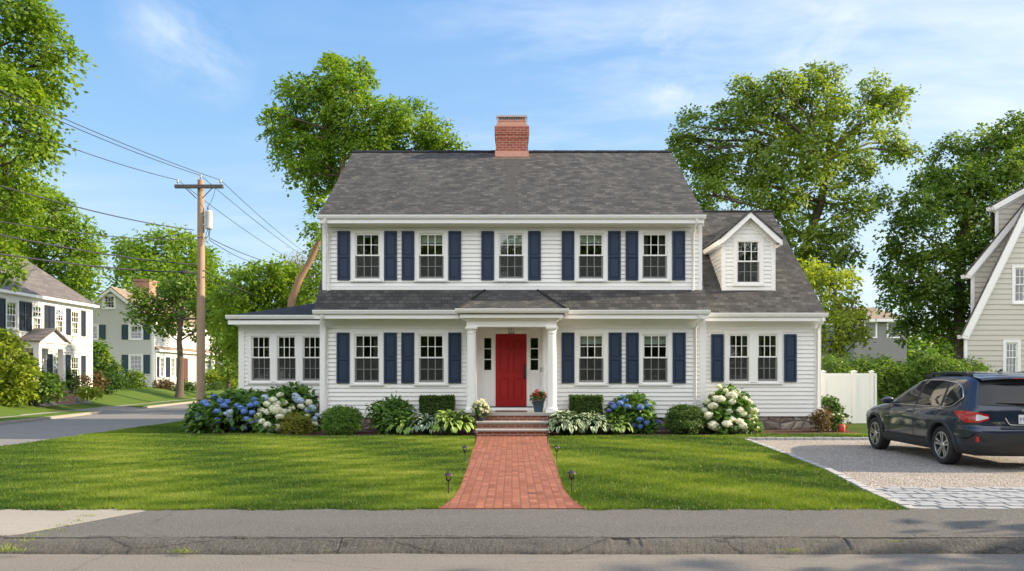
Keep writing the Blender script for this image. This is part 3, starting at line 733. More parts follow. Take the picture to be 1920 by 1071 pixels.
for (sx, tx) in ((px0, h0), (px1, h1)): b.tube([(sx, 19.38, pz+.015), (tx, ytop, ztop+.015)], .03, 6)
b.build('hip_cap', M['roof'], pr)
gutter(house, px0-.06, px1+.06, 19.40, pz+.01, .115, .13)
b = MB(); b.box(px0-.05, px0, 19.40, YE+.1, pz-.10, pz+.01); b.box(px1, px1+.05, 19.40, YE+.1, pz-.10, pz+.01); b.build('gutter_return', M['trim'], house)

# right wing with dormer
YW = 21.5; wR = W(1538, YW); yw = 21.15; zwr = 7.28; ywr = 25.6; wE = W(1549, yw); sl = (zwr-ZE)/(ywr-yw)
wz = Z(720.5, YW); wh = 1.535; wc = [W(1385.5, YW), W(1439, YW)]; w2 = (wc[1]-wc[0])
opw = [(wc[0]-w2/2+.05, wc[1]+w2/2-.05, wz+.03, wz+wh-.04)]
b = MB(); siding(b, xR-.1, wR-.14, .49, 3.15, YW, opw)
b.add([(wR, YW, .2), (wR, 29.7, .2), (wR, 29.7, 3.4), (wR, ywr, zwr-.1), (wR, YW, 3.5)], [(0, 1, 2, 3, 4)]); b.add([(xR, 29.7, .2), (wR, 29.7, .2), (wR, 29.7, 3.4), (xR, 29.7, 3.4)], [(0, 1, 2, 3)])
b.build('wing_wall', M['siding'], house)
b = MB(); b.box(wR-.17, wR+.01, YW-.035, YW+.1, .47, 3.15); b.box(xR-.05, xR+.10, YW-.035, YW, .47, 3.15); b.box(xR-.05, wR, YW-.03, YW-.002, 3.0, 3.26)
b.box(xR, wE-.04, yw+.05, YW+.02, 3.23, 3.27); b.box(xR-.02, wE-.03, yw-.03, yw+.045, 3.20, 3.305)
b.prism([(yw+.02, ZE-.07), (ywr, zwr-.07), (29.9, ZE), (29.9, ZE-.2), (ywr, zwr-.27), (yw+.2, ZE-.2), (yw+.02, ZE-.2)], 'x', wE-.05, wE-.02)
b.build('wing_trim', M['trim'], house)
b = MB(); b.box(xR-.1, wR-.02, YW+.03, YW+.3, -.1, .49); b.build('foundation', M['stone'], house)
for x in wc: window(house, x, YW, wz, w2, wh, cas=.105, head=.08, extra=('curtain',))
shutter(house, W(1333, YW), YW, Z(716, YW), .355, 1.37); shutter(house, W(1469.5, YW), YW, Z(716, YW), .355, 1.37)
b = MB(); b.slab([(xR-.1, yw, ZE), (wE, yw, ZE), (wE, ywr, zwr), (xR-.1, ywr, zwr)], .08); b.slab([(wE, 30.0, ZE), (xR-.1, 30.0, ZE), (xR-.1, ywr, zwr), (wE, ywr, zwr)], .08)
wroof = b.build('wing_roof', M['roof'], house)
b = MB(); b.tube([(xR-.1, ywr, zwr+.0), (wE, ywr, zwr+.0)], .05, 6); b.build('ridge_cap', M['roof'], wroof)
gutter(house, pR+.012, wE+.03, yw+.01, ZE+.01, .115, .12)
downspout(house, W(1531, YW), yw-.05, 3.30, YW, .45, False)
YF = 22.05; f0, f1 = W(1354, YF), W(1452, YF); fm = (f0+f1)/2; zb_ = 4.18; zp = 6.56; zev = 5.74; hw = .93; dsl = (zp-zev)/hw
zpk = Z(395, 21.8)
b = MB()
gx = lambda z: (max(f0+.10, fm-(zpk-.12-z)/dsl)); gx2 = lambda z: (min(f1-.10, fm+(zpk-.12-z)/dsl))
siding(b, gx, gx2, zb_, zpk-.15, YF, [(W(1378, YF), W(1429, YF), Z(533, YF), Z(450, YF))])
def backy(z): return yw+(z-ZE)/sl
for x, sgn in ((f0, 1), (f1, -1)):      # cheeks, lapped boards too
    n = 13; h = (5.72-zb_)/n
    for i in range(n):
        a = zb_+i*h; c = a+h; yb = backy(c)+.1; o1 = -.018*sgn
        b.add([(x+o1, YF+.05, a), (x+o1, yb, a), (x-.002*sgn, yb, c), (x-.002*sgn, YF+.05, c), (x, YF+.05, a), (x, yb, a)], [(0, 1, 2, 3), (4, 5, 1, 0)])
dorm = b.build('dormer', M['siding'], house)
b = MB(); b.box(f0-.02, f0+.10, YF-.035, YF+.10, zb_-.02, 5.66); b.box(f1-.10, f1+.02, YF-.035, YF+.10, zb_-.02, 5.66); b.box(f0+.1, f1-.1, YF-.03, YF+.01, zb_-.02, zb_+.08)
for sg in (-1, 1):
    q = [(fm, zpk+.01), (fm+sg*hw, zpk+.01-dsl*hw), (fm+sg*hw, zpk+.01-dsl*hw-.20), (fm+sg*(hw-.16), zpk+.01-dsl*hw-.10), (fm, zpk-.20)]
    b.prism(q, 'y', 21.82, 21.86); q2 = [(fm, zpk-.16), (fm+sg*(hw-.1), zpk-.16-dsl*(hw-.1)), (fm+sg*(hw-.12), zpk-.16-dsl*(hw-.12)-.12), (fm, zpk-.32)]
    b.prism(q2, 'y', 21.99, 22.046)
    xe = fm+sg*hw; ze_ = zpk-dsl*hw; b.box(xe-.02*(1 if sg > 0 else 0), xe+.02*(1 if sg < 0 else 0), 21.86, backy(ze_)+.1, ze_-.17, ze_-.03); 
    s0, s1 = sorted((xe-sg*.02, fm+sg*(f1-fm)))
    b.box(s0, s1, 21.861, backy(ze_-.1)+.1, ze_-.19, ze_-.17)
b.build('dormer_trim', M['trim'], dorm)
b = MB()
for sg in (-1, 1):
    xe = fm+sg*(hw+.02); ze_ = zpk+.03-dsl*(hw+.02); zq = zpk+.03
    pts = [(xe, 21.80, ze_), (xe, backy(ze_)+.15, ze_), (fm, backy(zq)+.25, zq), (fm, 21.80, zq)]
    if sg > 0: b.slab(pts, .05)
    else: b.slab([pts[1], pts[0], pts[3], pts[2]], .05)
b.build('dormer_roof', M['roof'], dorm)
window(house, (f0+f1)/2, YF, Z(536.8, YF), .90, 1.42, head=.06, extra=('curtain',))

# sunroom on the left
YS = 22.0; sL = W(448.5, YS); ys = 21.62; zs = Z(592, ys); sE = W(426, ys)
sc_ = [W(489.5, YS), W(537.5, YS), W(585.5, YS)]; sz = Z(719.5, YS); sh_ = 1.475; w3 = sc_[1]-sc_[0]
b = MB(); siding(b, sL+.13, xL+.02, .3, 3.05, YS, [(sc_[0]-w3/2+.05, sc_[2]+w3/2-.05, sz+.03, sz+sh_-.04)])
b.add([(sL, YS, 0), (sL, 28, 0), (sL, 28, 3.2), (sL, YS, 3.2)], [(0, 1, 2, 3)]); b.add([(sL, 28, 0), (xL, 28, 0), (xL, 28, 3.2), (sL, 28, 3.2)], [(0, 1, 2, 3)])
b.build('sunroom_wall', M['siding'], house)
b = MB(); b.box(sL-.01, sL+.16, YS-.035, YS+.1, .25, 3.05); b.box(sL, xL, YS-.03, YS-.002, 2.93, 3.20); b.box(sE+.05, xL, ys+.05, YS+.02, 3.17, 3.21); b.box(sE+.03, xL, ys-.03, ys+.045, 3.14, 3.255)
b.box(sE+.03, sE+.06, ys+.05, 28.3, 3.14, 3.36); b.box(sE+.061, sL+.02, ys+.051, 28.3, 3.17, 3.21)
b.build('sunroom_trim', M['trim'], house)
for x in sc_: window(house, x, YS, sz, w3, sh_, cas=.085, head=.055, extra=('curtain',), simple_=False)
t_ = 2.4; s_ = .276
b = MB(); A = (sE, ys, zs); Bq = (xL, ys, zs); P = (sE+t_, ys+t_, zs+t_*s_); Q = (xL, ys+t_, zs+t_*s_)
b.slab([A, Bq, Q, P], .06); b.slab([(sE, 28.4, zs), A, P, (sE+t_, 26, zs+t_*s_)], .06); b.slab([(xL, 28.4, zs), (sE, 28.4, zs), (sE+t_, 26, zs+t_*s_), (xL, 26, zs+t_*s_)], .06)
b.slab([P, Q, (xL, 26, zs+t_*s_+.001), (sE+t_, 26, zs+t_*s_+.001)], .06)
b.build('sunroom_roof', M['roofnavy'], house)
gutter(house, sE-.02, pL+.02, ys+.01, zs+.01, .115, .12)

# lantern, mat, pots
lx, ly = W(958.5, YC+.02), YC+.35; t = thing('porch_lantern', 'small square black lantern with clear glass hanging above the red front door', 'lantern', (lx, ly, zb1-.06))
b = MB(); zt_ = Z(612.5, ly); zq = Z(625.5, ly); b.box(lx-.012, lx+.012, ly-.012, ly+.012, zt_, zb1-.06); b.box(lx-.075, lx+.075, ly-.075, ly+.075, zt_-.015, zt_); b.box(lx-.075, lx+.075, ly-.075, ly+.075, zq, zq+.012)
for sx in (-1, 1):
    for sy in (-1, 1): b.box(lx+sx*.07-.006, lx+sx*.07+.006, ly+sy*.07-.006, ly+sy*.07+.006, zq+.012, zt_-.015)
b.build('frame', M['black'], t)
b = MB(); b.lathe([(.0, zq+.05), (.022, zq+.07), (.02, zq+.11), (.012, zt_-.015)], (lx, ly, 0), 10); b.build('bulb', M['blind'], t)
b = MB()
for sx in (-1, 1): b.add([(lx+sx*.066, ly-.06, zq+.013), (lx+sx*.066, ly+.06, zq+.013), (lx+sx*.066, ly+.06, zt_-.016), (lx+sx*.066, ly-.06, zt_-.016)], [(0, 1, 2, 3)])
for sy in (-1, 1): b.add([(lx-.06, ly+sy*.066, zq+.013), (lx+.06, ly+sy*.066, zq+.013), (lx+.06, ly+sy*.066, zt_-.016), (lx-.06, ly+sy*.066, zt_-.016)], [(0, 1, 2, 3)])
b.build('pane', M['clearglass'], t)
b = MB(); b.box(W(929, 20.1), W(988, 20.1), 19.75, 20.35, zl0+.0005, zl0+.02)
tag(b.build('doormat', simple('coir_mat', (.16, .075, .05), .95, var=.4, scale=60, bmp=.5)), 'dark brown doormat on the granite landing at the red door', 'doormat')
def pot(name, label, x, y, z, r, h, mat, fol, flower, seed, sp, fh, fr=.03, nf=26):
    t = thing(name, label, 'potted plant', (x, y, z))
    b = MB(); b.lathe([(r*.62, z), (r*.68, z+.02), (r*.97, z+h-.03), (r*1.04, z+h-.03), (r*1.04, z+h), (r*.94, z+h), (r*.92, z+h-.03), (.0, z+h-.035)], (x, y, 0), 24); b.build('pot', M[mat], t)
    arr, var, P = crown([(x, y, z+h+fh*.35, (sp, sp, fh*.6))], .055, 130, 12, .06, seed, floor=z+h-.10, gaps=0); leafobj('foliage', arr, var, M[fol], t)
    r_ = np.random.RandomState(seed); out = []; vv = []
    for i in range(nf):
        d = unit(r_.normal(size=(1, 3))+np.array([[0, -.6, .5]]))[0]; c = np.array([x, y, z+h+fh*.35])+d*np.array([sp, sp, fh*.62])
        k = 9; dirs = unit(r_.normal(size=(k, 3))+d*.6); pos = np.repeat(c[None], k, 0); nr = unit(np.cross(dirs, r_.normal(size=(k, 3))))
        out.append(leafverts(pos, nr, dirs, np.full((k, 1), fr*1.3), .9)); vv.append(np.full(k, r_.rand()))
    leafobj('blossom', np.concatenate(out), np.concatenate(vv), M[flower], t)
pot('potted_plant', 'dark grey pot of white blossoms on the middle step beside the left column', W(901.5, 19.27), 19.27, .487, .135, .22, 'dknavy', 'boxdark', 'whitefl', 5, .21, .33, .04, 60)
M['bluepot'] = simple('blue_glazed_pot', (.05, .095, .15), .4)
pot('potted_plant', 'tall blue grey pot of red blossoms on the landing right of the door', W(1009.5, 19.75), 19.75, zl0, .165, .33, 'bluepot', 'bush', 'redfl', 9, .20, .26, .03, 22)
# ---------------------------------------------------------------- big trees
def ground_at(x, y): return .1
def TR(name, label, cat, base_px, Y, trunk_px, lst, mat, z0=.05, dy=1.0, sq=1.0, seed=1, **kw):
    base = (W(base_px[0], Y), Y, z0); tr = [base]+[(W(p[0], Y+(p[2] if len(p) > 2 else 0)), Y+(p[2] if len(p) > 2 else 0), Z(p[1], Y)) for p in trunk_px]
    return tree(name, label, cat, base, tr, pxblobs(lst, Y, dy, seed, sq), mat, seed=seed, **kw)
TR('maple_tree', 'tall maple reaching into the upper left corner, its branches crossing the wires', 'tree', (-190, 0), 24, [(-150, 520), (-110, 380), (-70, 220), (-40, 100)],
   [(10, 20, 75), (70, 60, 48), (118, 108, 34), (60, 125, 55), (95, 178, 32), (15, 190, 70), (60, 245, 45), (5, 300, 55), (65, 290, 30), (25, 375, 45), (-10, 430, 55), (8, 480, 34), (-100, 100, 110), (-120, 250, 120), (-90, 380, 90), (60, 15, 30), (30, 330, 40)],
   'maple', dy=1.2, seed=3, leaf=.16, dens=2.4, per=54, cr=.42, flat=.22, jit=.45, r0=.35)
TR('maple_tree', 'rounded bright green maple rising behind the white left hand house', 'tree', (60, 0), 52, [(60, 600), (65, 520), (80, 440)],
   [(60, 400, 52), (108, 405, 45), (140, 445, 42), (90, 470, 55), (150, 495, 38), (158, 530, 30), (20, 450, 65), (-30, 430, 75), (95, 375, 32), (168, 465, 22), (120, 550, 45), (50, 520, 50)],
   'maple', z0=.8, dy=2.0, seed=4, leaf=.25, dens=1.0, per=54, cr=.70, flat=.22, jit=.45, r0=.4)
TR('maple_tree', 'bright green domed maple behind the grey gabled house', 'tree', (310, 0), 76, [(310, 640), (305, 560), (310, 500)],
   [(300, 475, 48), (255, 490, 38), (345, 480, 45), (240, 465, 24), (328, 450, 22), (375, 500, 38), (290, 530, 60), (370, 545, 55), (222, 515, 22), (410, 560, 40), (430, 590, 45), (400, 620, 45), (460, 640, 60), (390, 500, 30)],
   'maple', z0=.8, dy=3.0, seed=5, leaf=.40, dens=.62, per=34, cr=.9, r0=.4)
TR('street_tree', 'small dark green street tree with bare trunk left of the utility pole', 'tree', (337, 0), 44, [(339, 680), (336, 640), (340, 600), (342, 560)],
   [(340, 555, 40), (295, 575, 38), (258, 595, 24), (390, 575, 40), (425, 560, 32), (352, 525, 30), (310, 612, 24), (395, 608, 24), (272, 555, 24), (370, 620, 20), (420, 600, 26), (330, 600, 30), (315, 540, 28)],
   'dark', z0=.55, dy=1.2, sq=.62, seed=6, leaf=.22, dens=2.0, per=34, cr=.45, r0=.22)
TR('leafy_tree', 'medium green tree filling the gap between utility pole and sunroom roof', 'tree', (500, 0), 38, [(500, 660), (498, 600), (505, 550)],
   [(460, 540, 36), (500, 525, 34), (540, 540, 38), (578, 560, 35), (430, 565, 32), (482, 503, 16), (520, 500, 14), (556, 515, 20), (480, 585, 48), (555, 590, 45), (430, 610, 34), (592, 530, 26), (520, 570, 40), (445, 510, 10), (430, 650, 20)],
   'maple', dy=1.5, seed=7, leaf=.19, dens=2.0, per=50, cr=.42, r0=.25)
TR('oak_tree', 'shaded tree low between the street tree and the sunroom corner', 'tree', (428, 0), 50, [(428, 700), (430, 660)],
   [(430, 640, 30), (412, 665, 22), (440, 680, 28), (425, 610, 30), (455, 650, 30)], 'dark', dy=1, seed=8, leaf=.25, dens=1.5, per=30, cr=.5, r0=.16)
TR('pine_tree', 'pale tufted pine top showing above the trees left of the main roof', 'tree', (552, 0), 60, [(552, 600), (552, 540), (552, 500)],
   [(552, 488, 12), (540, 498, 12), (566, 497, 12), (552, 512, 18), (535, 520, 14), (572, 520, 14)], leafmat('pine_needles', [(.12, .12, .07), (.22, .22, .13), (.32, .30, .2)], .2), dy=.5, seed=9, leaf=.55, dens=1.0, per=26, cr=.5, wr=.10, r0=.12)
TR('maple_tree', 'tall maple with a leaning tan trunk rising behind the left end of the main roof', 'tree', (520, 0), 34, [(548, 560), (562, 522), (580, 492), (597, 455), (618, 400), (640, 330), (650, 260)],
   [(622, 150, 36), (578, 178, 38), (536, 166, 15), (655, 170, 34), (688, 152, 18), (600, 222, 50), (545, 225, 30), (512, 250, 20), (655, 235, 55), (700, 205, 24), (572, 285, 40), (528, 285, 24), (620, 300, 50), (735, 215, 36), (785, 212, 28), (755, 262, 46), (812, 245, 26), (700, 285, 48), (812, 280, 30), (848, 272, 16), (612, 335, 30), (592, 352, 16), (588, 428, 16), (596, 470, 16), (640, 128, 16), (621, 112, 9), (680, 128, 10), (560, 318, 20), (515, 215, 12), (600, 385, 16), (596, 510, 20)],
   'maple', dy=1.6, seed=10, leaf=.165, dens=2.7, per=58, cr=.42, flat=.22, jit=.45, r0=.19, barkm='warmbark')
TR('oak_tree', 'broad olive green oak spreading high behind the right wing', 'tree', (1490, 0), 36, [(1490, 600), (1500, 520), (1515, 450), (1540, 380), (1550, 300)],
   [(1300, 238, 34), (1288, 285, 32), (1338, 295, 42), (1372, 215, 36), (1398, 165, 26), (1428, 200, 40), (1465, 165, 34), (1515, 155, 32), (1552, 145, 26), (1500, 225, 46), (1568, 200, 34), (1440, 270, 52), (1528, 285, 52), (1638, 168, 28), (1665, 195, 28), (1618, 232, 34), (1672, 268, 30), (1708, 285, 13), (1600, 310, 40), (1380, 345, 52), (1460, 355, 52), (1325, 365, 34), (1540, 370, 46), (1612, 385, 30), (1655, 372, 20), (1500, 445, 50), (1568, 440, 34), (1596, 468, 22), (1540, 500, 42), (1690, 180, 14), (1270, 265, 12), (1340, 330, 30)],
   'oak', dy=2.0, seed=11, leaf=.17, dens=2.6, per=56, cr=.42, flat=.22, jit=.45, r0=.34, gaps=.52)
TR('locust_tree', 'yellow green tree glowing beside the wing roof above the white fence', 'tree', (1570, 0), 31, [(1572, 680), (1570, 600), (1565, 540)],
   [(1558, 535, 36), (1598, 565, 30), (1545, 595, 38), (1588, 612, 32), (1616, 598, 18), (1560, 640, 30), (1526, 505, 28), (1580, 520, 22), (1610, 630, 20), (1536, 560, 30)],
   'yellow', dy=1.0, seed=12, leaf=.16, dens=3.6, per=30, cr=.3, r0=.16)
TR('maple_tree', 'dark green maple on the far right behind the beige house', 'tree', (1800, 0), 36, [(1800, 640), (1798, 560), (1803, 480), (1812, 400), (1820, 320)],
   [(1898, 248, 34), (1842, 270, 38), (1782, 282, 30), (1735, 330, 34), (1880, 325, 55), (1800, 350, 55), (1722, 390, 42), (1692, 432, 34), (1780, 430, 55), (1860, 420, 55), (1682, 490, 36), (1752, 510, 55), (1832, 510, 55), (1682, 550, 36), (1742, 585, 48), (1800, 595, 48), (1665, 530, 20), (1945, 280, 60), (1950, 400, 60), (1930, 520, 60), (1700, 620, 24), (1870, 600, 40)],
   'dark', dy=2.0, seed=13, leaf=.18, dens=2.4, per=54, cr=.44, flat=.22, jit=.45, r0=.3, gaps=.4)
# far tree belt
r = random.Random(2); bl = []
for i in range(110):
    x = r.uniform(-110, 120); y = r.uniform(92, 112); R = r.uniform(2.2, 3.8); bl.append((x, y, r.uniform(1.5, 6.0), (R*1.2, R, R)))
arr, var, P = crown(bl, .8, .35, 26, 1.5, 21, floor=.4)
o = bpy.data.objects.new('woods', arrmesh('woods', arr.reshape(-1, 3), 4, M['dark'], var)); C.objects.link(o); tag(o, 'belt of trees far behind the houses', 'woods', kind='stuff')
# trees across the street behind the camera, and east of the driveway (they shade the street and show in the windows)
LOWC = .25; DNS = .9
def generic(name, label, x, y, h, R, seed, mat='dark'):
    r = random.Random(seed); bl = []
    for i in range(16):
        a = r.uniform(0, 6.28); q = r.uniform(.1, .75)*R; bl.append((x+q*math.cos(a), y+q*math.sin(a), h*(LOWC+(.87-LOWC)*r.random()), (R*.42, R*.42, R*.36)))
    return tree(name, label, 'tree', (x, y, 0), [(x, y, 0), (x+.1, y, h*.3), (x, y+.1, h*.6), (x, y, h*.8)], bl, mat, leaf=.42, dens=DNS, per=20, cr=.7, seed=seed, r0=.35)
for i, (x, y, h, R) in enumerate([(-22, -17, 15, 6.5), (-10, -20, 18, 7.5), (2, -19, 16, 7), (13, -20, 18, 7.5), (25, -16, 15, 6.5)]):
    generic('maple_tree', 'tree number %s along the opposite pavement behind the camera' % ('one', 'two', 'three', 'four', 'five')[i], x, y, h, R, 40+i)
LOWC = .45; DNS = .30
for i, (x, y, h, R) in enumerate(SHD):
    generic('maple_tree', 'tree %s of the row east of the driveway' % ('first', 'second', 'third', 'fourth', 'fifth', 'sixth')[i], x, y, h, R, 60+i)

# ---------------------------------------------------------------- hedge behind the fence
r = random.Random(4)
for i, px in enumerate((1578, 1640, 1705, 1768, 1828)):
    y = 27.2+r.uniform(-.15, .15); bl = []
    for k in range(6): bl.append((W(px, y)+r.uniform(-.55, .55), y+r.uniform(-.3, .3), r.uniform(.5, 1.0)+(1.0 if k > 2 else 0)-(0.12 if i in (0,) else 0), (.62, .55, .62)))
    shrub('hedge_shrub', ('leftmost fine leaved hedge shrub above the white fence', 'second hedge shrub from the left, above the right end of the white fence', 'middle hedge shrub in the row right of the white fence', 'fourth hedge shrub from the left, above the parked car', 'rightmost hedge shrub beside the beige house wall')[i],
          'hedge', bl, 'hedge', leaf=.14, dens=18, per=22, cr=.17, seed=50+i, group='hedge shrubs behind the fence', z0=.1, wr=.3, up=1.3, jit=.8, gaps=.15)
y = 26.9; shrub('hedge_shrub', 'low end of the hedge tapering down beside the beige house window', 'hedge', [(W(1866, y), y, .8, .55), (W(1852, y), y, 1.1, .5), (W(1880, y), y, .5, .5)], 'hedge', leaf=.14, dens=18, per=22, cr=.17, seed=59, group='hedge shrubs behind the fence', z0=.1, wr=.3, up=1.3)

r = random.Random(12); bl_ = []
for i in range(80): bl_.append((r.uniform(-45, 45), r.uniform(-34, -28), r.uniform(.8, 9.5), (3.2, 2.5, 2.8)))
arr, var, P = crown(bl_, .7, .5, 24, 1.2, 31, floor=.1)
o = bpy.data.objects.new('woods', arrmesh('woods', arr.reshape(-1, 3), 4, M['dark'], var)); C.objects.link(o); tag(o, 'belt of trees across the street behind the camera', 'woods', kind='stuff')
M['boxinner'] = simple('dark_green_twigs', (.02, .035, .012), 1)  # plain dark green for the core inside the box hedges
# ---------------------------------------------------------------- foundation planting
def bl(px, py, rx, rz, Y, ry=None):
    return (W(px, Y), Y, Z(py, Y), (rx/F*Y, (ry or rx)/F*Y, rz/F*Y))
HEADS = {}
def head_mesh(mat, seed):
    key = (mat, seed)
    if key in HEADS: return HEADS[key]
    r = np.random.RandomState(seed); n = 120
    d = unit(r.normal(size=(n, 3))); d = d[d[:, 2] > -.75]; n = len(d); P = d*(.80+.20*r.rand(n, 1)+.10*vnoise(d, 2.4, seed)[:, None])
    out = []; u = unit(np.cross(d, r.normal(size=(n, 3)))); wv = np.cross(d, u); s = .20
    for k in range(4):
        a = k*PI/2; dr = unit(u*math.cos(a)+wv*math.sin(a)+d*.12); out.append(leafverts(P, unit(d+.12*r.normal(size=(n, 3))), dr, np.full((n, 1), s), .95, .05))
    arr = np.concatenate(out); var = np.tile(np.clip(.15+.55*r.rand(n)+.25*d[:, 2], 0, 1), 4)
    k = 14; ph = np.linspace(0, PI, 7); core = []
    for i in range(6):
        for j in range(k):
            q = [(ph[i], j), (ph[i+1], j), (ph[i+1], j+1), (ph[i], j+1)]
            core.append([[.84*math.sin(p)*math.cos(2*PI*jj/k), .84*math.sin(p)*math.sin(2*PI*jj/k), .84*math.cos(p)] for p, jj in q])
    arr = np.concatenate([arr, np.array(core)]); var = np.concatenate([var, np.full(len(core), .1)])
    HEADS[key] = arrmesh('flower_head', arr.reshape(-1, 3), 4, M[mat], var); return HEADS[key]
def heads(t, blobs, lst, mat, r0=.115):
    for i, h in enumerate(lst):
        px, py = h[:2]; R = (h[2]/F*20 if len(h) > 2 else r0*(.85+.3*((i*37) % 10)/10)); best = None
        for b_ in blobs:      # nearest ellipsoid surface along the sight line through this point
            Y = b_[1]; dx = (W(px, Y)-b_[0])/b_[3][0]; dz = (Z(py, Y)-b_[2])/b_[3][2]; q = dx*dx+dz*dz
            y = Y-b_[3][1]*math.sqrt(max(0, 1-q))*.97
            if q < 1.1 and (best is None or y < best): best = y
        if best is None: best = blobs[0][1]-.1
        o = put('flower_head', head_mesh(mat, i % 3), t, (W(px, best), best, max(Z(py, best), .14+R*.8))); o.scale = (R*(.9+.2*((i*13) % 7)/7), R, R*(.72+.22*((i*29) % 11)/11)); o.rotation_euler = (.3*math.sin(i), .3*math.cos(i), i*1.3)
kw = dict(leaf=.15, dens=26, per=14, cr=.16, wr=.66, up=1.0)
B = [bl(405, 775, 40, 32, 20.5), bl(440, 768, 45, 38, 20.9), bl(466, 778, 34, 34, 20.5), bl(470, 758, 36, 26, 21.1), bl(380, 785, 22, 24, 20.4)]
t = shrub('hydrangea', 'wide hydrangea with bright blue flower heads at the left corner of the sunroom', 'hydrangea', B, 'hydleaf', seed=70, **kw)
heads(t, B, [(389, 760), (384, 756), (420, 761), (426, 754), (413, 752, 7), (407, 772), (380, 781), (446, 761, 8), (453, 765), (458, 772), (476, 750), (470, 760), (481, 758, 8), (473, 774), (407, 789), (435, 796), (442, 802), (431, 805), (439, 808), (463, 786), (459, 802), (402, 744, 7), (370, 778, 8)], 'bluefl')
heads(t, B, [(423, 776), (431, 773), (430, 780), (430, 787, 7), (472, 790), (480, 790), (387, 782, 7), (372, 785, 7), (485, 798, 7), (398, 795, 6)], 'palefl', .10)
B = [bl(508, 768, 32, 34, 20.6), bl(530, 760, 30, 30, 20.9), bl(505, 792, 30, 22, 20.3), bl(545, 775, 28, 34, 20.9), bl(535, 745, 24, 20, 21.2)]
t = shrub('hydrangea', 'hydrangea with large creamy white flower heads under the sunroom windows', 'hydrangea', B, 'hydleaf', seed=71, **kw)
heads(t, B, [(502, 758, 10), (512, 751, 9), (492, 771, 10), (502, 773, 8), (516, 769, 15), (531, 773, 10), (539, 770, 10), (484, 780, 9), (525, 782, 9), (520, 757, 7), (534, 756, 7), (525, 741, 8), (501, 797, 9), (506, 808, 8), (520, 808, 10), (491, 790, 7), (548, 765, 7)], 'whitefl', .12)
heads(t, B, [(498, 746, 10), (498, 811, 9)], 'palefl')
B = [bl(568, 765, 26, 34, 20.9), bl(582, 785, 16, 26, 20.8), bl(560, 745, 22, 20, 21.1)]
t = shrub('hydrangea', 'narrow hydrangea with mixed pale blue and white heads against the sunroom corner', 'hydrangea', B, 'hydleaf', seed=72, **kw)
heads(t, B, [(554, 741, 8), (556, 748, 10), (562, 752, 11), (584, 766, 10), (577, 770, 8), (595, 779, 7), (589, 786, 7)], 'palefl')
heads(t, B, [(565, 762, 9), (577, 780, 7), (589, 795, 9), (579, 755, 8)], 'whitefl')
shrub('spirea', 'small golden green spirea in front of the left hydrangeas', 'shrub', [bl(552, 797, 24, 19, 19.9), bl(565, 797, 22, 18, 19.8), bl(552, 783, 14, 12, 19.9)], 'spirea', leaf=.06, dens=90, per=16, cr=.07, seed=73, wr=.4)
shrub('boxwood', 'round clipped boxwood below the left downspout', 'shrub', [bl(632, 786, 29, 23, 19.7), bl(650, 785, 28, 23, 19.8), bl(640, 777, 24, 14, 19.8), bl(640, 798, 34, 14, 19.7)], 'box', leaf=.055, dens=120, per=20, cr=.07, seed=74, shell=(.75, 1.02), gaps=0, wr=.5, up=.5)
shrub('rhododendron', 'loose broad leaved shrub between boxwood ball and hostas', 'shrub', [bl(732, 775, 32, 26, 20.2), bl(715, 770, 22, 18, 20.1), bl(752, 770, 22, 20, 20.2), bl(733, 758, 20, 14, 20.3), bl(732, 795, 26, 14, 20.0)], 'hydleaf', leaf=.15, dens=30, per=12, cr=.14, seed=75, wr=.42)
def boxhedge(label, x0, x1, y0, y1, z1, seed):
    r = np.random.RandomState(seed); t = thing('box_hedge', label, 'hedge', ((x0+x1)/2, (y0+y1)/2, .1)); n = 15000
    u = r.rand(n, 3); f = r.randint(0, 5, n); lo = np.array([x0, y0, .12]); hi = np.array([x1, y1, z1]); P = lo+(hi-lo)*u; nr = np.zeros((n, 3)); dep = np.abs(r.normal(size=n))*.03
    for k, (ax, side) in enumerate(((0, 0), (0, 1), (1, 0), (2, 1), (1, 1))):
        m = f == k; P[m, ax] = (hi[ax]-dep[m]) if side else (lo[ax]+dep[m]); nr[m, ax] = 1 if side else -1
    P += r.normal(size=(n, 3))*.012; P += nr*(vnoise(P, 9, seed)*.02)[:, None]
    nr2 = unit(nr+r.normal(size=(n, 3))*.6); d = unit(np.cross(nr2, r.normal(size=(n, 3))))
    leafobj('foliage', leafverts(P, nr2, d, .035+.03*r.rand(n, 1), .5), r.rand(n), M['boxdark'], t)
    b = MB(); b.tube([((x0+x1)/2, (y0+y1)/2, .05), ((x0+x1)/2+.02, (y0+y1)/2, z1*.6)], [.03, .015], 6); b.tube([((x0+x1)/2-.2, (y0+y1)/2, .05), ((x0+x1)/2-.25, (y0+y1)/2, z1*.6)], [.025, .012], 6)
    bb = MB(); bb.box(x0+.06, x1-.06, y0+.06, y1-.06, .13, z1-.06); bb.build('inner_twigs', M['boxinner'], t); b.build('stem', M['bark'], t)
yb = 20.15
boxhedge('square clipped box hedge left of the porch behind the hostas', W(787, yb), W(849, yb), yb, yb+.42, Z(743.5, yb), 76)
boxhedge('square clipped box hedge right of the porch behind the white edged hosta', W(1071, yb), W(1129, yb), yb, yb+.42, Z(743.5, yb), 77)
